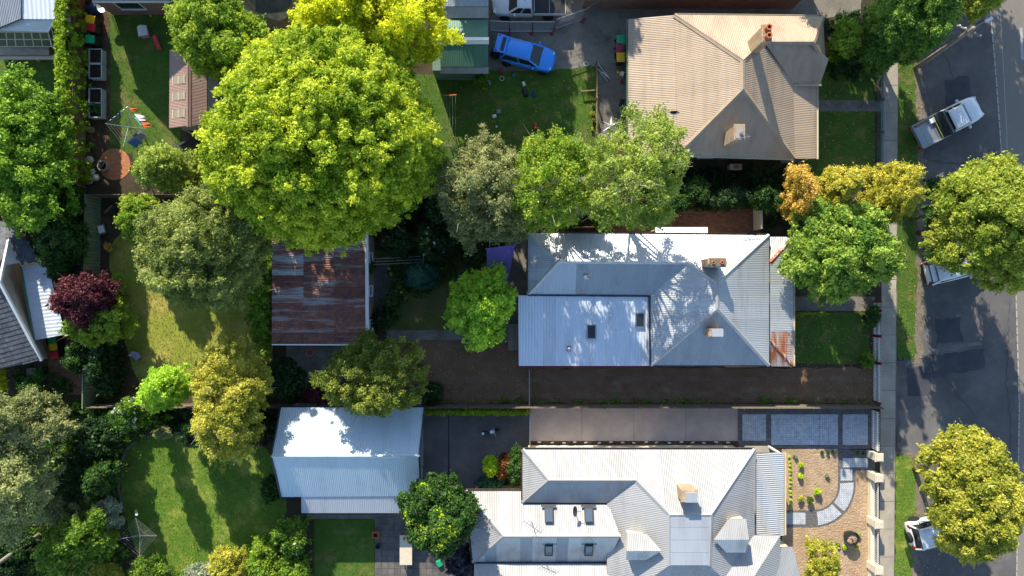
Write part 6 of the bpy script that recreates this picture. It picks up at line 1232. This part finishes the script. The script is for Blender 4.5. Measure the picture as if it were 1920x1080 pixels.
t = thing('black_planter', 'large black pot with young stem in the bare front garden', 'planter', W(1589, 1003)); MB().lathe((0, 0, 0), [(.3, 0), (.44, .3), (.46, .72), (.5, .76), (.44, .78), (.4, .6)], 28).build('pot', M['black_plastic'], t); MB().lathe((0, 0, .6), [(.4, 0), (.05, .03)], 20).build('soil_fill', M['soil_pale'], t); MB().tube([(0, 0, .6), (.02, 0, 1.0)], .05, 6).build('stem', M['timber'], t)
# brick edging stones beside the concrete drive
bs = None
for i in range(17):
    x = 1012+i*22+random.uniform(-2, 2); p = W(x, 828.5 + (i % 3)*.8)
    if bs is None: bs = tag(MB().box((0, 0, .04), (.24, .11, .09)).build('edging_brick', M['stone'], bevel=.008), 'loose pale edging brick on the pebble strip beside the concrete drive', 'brick', 'loose edging bricks along the pebble strip'); o = bs
    else: o = dup(bs, p, 0)
    o['label'] = ORD[i]+' loose pale edging brick from the slim steel gate, on the pebble strip'
    o.location = p; o.rotation_euler = (0, 0, random.uniform(-.3, .3))
# temporary fence panels near the utes
t = thing('temporary_fence', 'run of temporary mesh fence panels with red feet around the ute', 'fence', W(975, 60))
for i, (a, b) in enumerate((((918, 58), (955, 60)), ((956, 60), (998, 60)), ((998, 60), (1036, 60)), ((1041, 55), (1093, 37)), ((1094, 36), (1140, 8)))):
    A0, B0 = W(*a), W(*b); f = MB()
    for z in (.15, 1.9): f.bar(A0+Vector((0, 0, z)), B0+Vector((0, 0, z)), .045)
    for q in (A0, B0): f.bar(q+Vector((0, 0, .0)), q+Vector((0, 0, 1.92)), .045)
    m_ = MB()
    for k in range(1, 18): q = A0.lerp(B0, k/18); m_.bar(q+Vector((0, 0, .15)), q+Vector((0, 0, 1.9)), .008)
    for z in np.arange(.3, 1.9, .15): m_.bar(A0+Vector((0, 0, z)), B0+Vector((0, 0, z)), .008)
    fo = f.build('fence_panel', M['steel'], t, True); m_.build('mesh', M['steel'], fo, True)
    MB().box(B0+Vector((0, 0, .07)), (.5, .22, .14), R(70)).build('foot', M['bin_maroon'], t, True)
# concrete-yard clutter
fence('yard_rail', 'low rail fence on the edge of the concrete yard', (1117, 122), (1117, 255), .9, 'wire', M['timber'])
t = thing('yard_gate', 'galvanised gate standing ajar on the concrete yard', 'gate', W(1118, 128), R(-52)); MB().bar((0, 0, .15), (1.3, 0, .15), .04).bar((0, 0, 1.), (1.3, 0, 1.), .04).bar((1.3, 0, .15), (1.3, 0, 1.), .04).bar((0, 0, .1), (0, 0, 1.1), .05).bar((0, 0, .15), (1.3, 0, 1.), .03).build('frame', M['steel'], t)
for lb, x, y, mt, d in (('scooter heap with a red helmet on the concrete yard', 1164, 152, 'red_plastic', (.2, .25, .25)), ('white crate of toys on the concrete yard', 1166, 140, 'cloth_white', (.3, .35, .3)), ('yellow toy on the concrete yard', 1160, 137, 'bin_yellow', (.35, .2, .16)), ('blue bucket on the lawn below the blue SUV', 963, 142, 'cloth_blue', (.2, .2, .22)), ('dark blue mat lying on the north lawn', 1000, 178, 'cloth_navy', (.35, .55, .04)), ('black toy car on the north lawn', 985, 174, 'black_plastic', (.35, .6, .3)), ('white toy seat on the north lawn', 982, 158, 'cloth_white', (.22, .35, .2)), ('red toy on the sunlit edge of the north lawn', 1004, 237, 'red_plastic', (.22, .5, .2)), ('white toy bowl on the north lawn', 927, 218, 'cloth_white', (.3, .24, .12)), ('grey toy on the north lawn', 935, 210, 'cloth_grey', (.3, .3, .2)), ('small white ball-shaped toy on the north lawn', 931, 238, 'cloth_white', (.14, .14, .14)), ('navy toy near the birch', 934, 258, 'cloth_navy', (.3, .3, .2)), ('white doormat by the house wall of the concrete yard', 1166, 193, 'black_plastic', (.4, .6, .05)), ('grey plastic crate beside the green shed palm', 916, 156, 'cloth_grey', (.3, .35, .3)), ('red crate behind the green shed corner', 940, 134, 'bin_maroon', (.3, .35, .3)), ('small pale box beside the gable shed bins', 283, 30, 'bin_yellow', (.15, .15, .12))):
    p = W(x, y); b = MB().box((0, 0, d[2]/2), d, taper=.85).box((0, 0, d[2]+.02), (d[0]*.6, d[1]*.5, .05)); o = tag(b.build('yard_item', M[mt], bevel=.02), lb.replace('white doormat', 'black doormat'), lb.split()[1] if lb.split()[1] in ('bucket', 'crate') else 'toy' if 'toy' in lb else 'item'); o.location = p; o.rotation_euler = (0, 0, random.uniform(-.5, .5))
    o.name = 'toy' if 'toy' in lb else ('crate' if 'crate' in lb else 'bucket' if 'bucket' in lb else 'mat' if 'mat' in lb else 'box' if 'box' in lb else 'scooter')
t = thing('plant_pot', 'round white pot with green plant by the brick house wall', 'pot', W(1168, 208)); MB().lathe((0, 0, 0), [(.2, 0), (.28, .35), (.24, .35), (.2, .2)], 18).build('pot', M['white_paint'], t); rr = np.random.default_rng(8); V, ti = leaves(np.array([[0, 0, .4], [.1, .05, .42], [-.1, 0, .4]]), np.full(3, .16), 120, .07, rr); fastmesh('foliage', V, 4, M['mid'], ti, t)
pots = None
for i, (x, y) in enumerate(((1112, 200), (1111, 214), (1113, 228), (1110, 243), (1121, 235), (1119, 170), (1118, 186))):
    t = thing('plant_pot', ['terracotta pot plant first along the yard rail', 'terracotta pot plant second along the yard rail', 'terracotta pot plant third along the yard rail', 'terracotta pot plant at the birch end of the rail', 'terracotta pot plant inside the yard rail', 'terracotta pot plant near the gate', 'terracotta pot plant between gate and rail middle'][i], 'pot', W(x, y)); s = .1+.03*(i % 3); MB().lathe((0, 0, 0), [(s*.7, 0), (s, s*1.6), (s*.85, s*1.6), (s*.7, s)], 14).build('pot', M['terracotta'], t)
    rr = np.random.default_rng(i); V, ti = leaves(np.array([[0, 0, s*1.9]]), np.full(1, s*1.1), 40, .06, rr); fastmesh('foliage', V, 4, M['fresh' if i % 2 else 'mid'], ti, t)
tag(MB().bar(W(1090, 171, .4), W(1115, 169, .4), .08).bar(W(1091, 171, 0), W(1091, 171, .4), .06).build('timber_rail', M['timber']), 'short timber rail jutting over the north lawn', 'rail')
for lb, x, y in (('white hose ring on the lawn edge by the gate', 1099, 120), ('white hose ring lying near the blue SUV', 941, 147)):
    p = W(x, y, .03); tag(MB().tube([(p.x+.16*math.cos(a), p.y+.16*math.sin(a), .04) for a in np.linspace(0, 6.283, 16)], .02, 5).build('hose_ring', M['white_paint']), lb, 'hose')
t = thing('patio_umbrella', 'folded white patio umbrella beneath the pale birch', 'umbrella', W(1140, 248)); MB().tube([(0, 0, 0), (0, 0, 2.)], .03, 6).build('pole', M['steel'], t); vs = [(0, 0, 2.05)]+[(math.cos(a)*(.75 if i % 2 else .25), math.sin(a)*(.75 if i % 2 else .25), 1.75 if i % 2 else 1.6) for i, a in enumerate(np.linspace(0, 6.283, 13)[:-1])]; MB().add(vs, [(0, i+1, (i+1) % 12+1) for i in range(12)]).build('canopy', M['white_paint'], t)
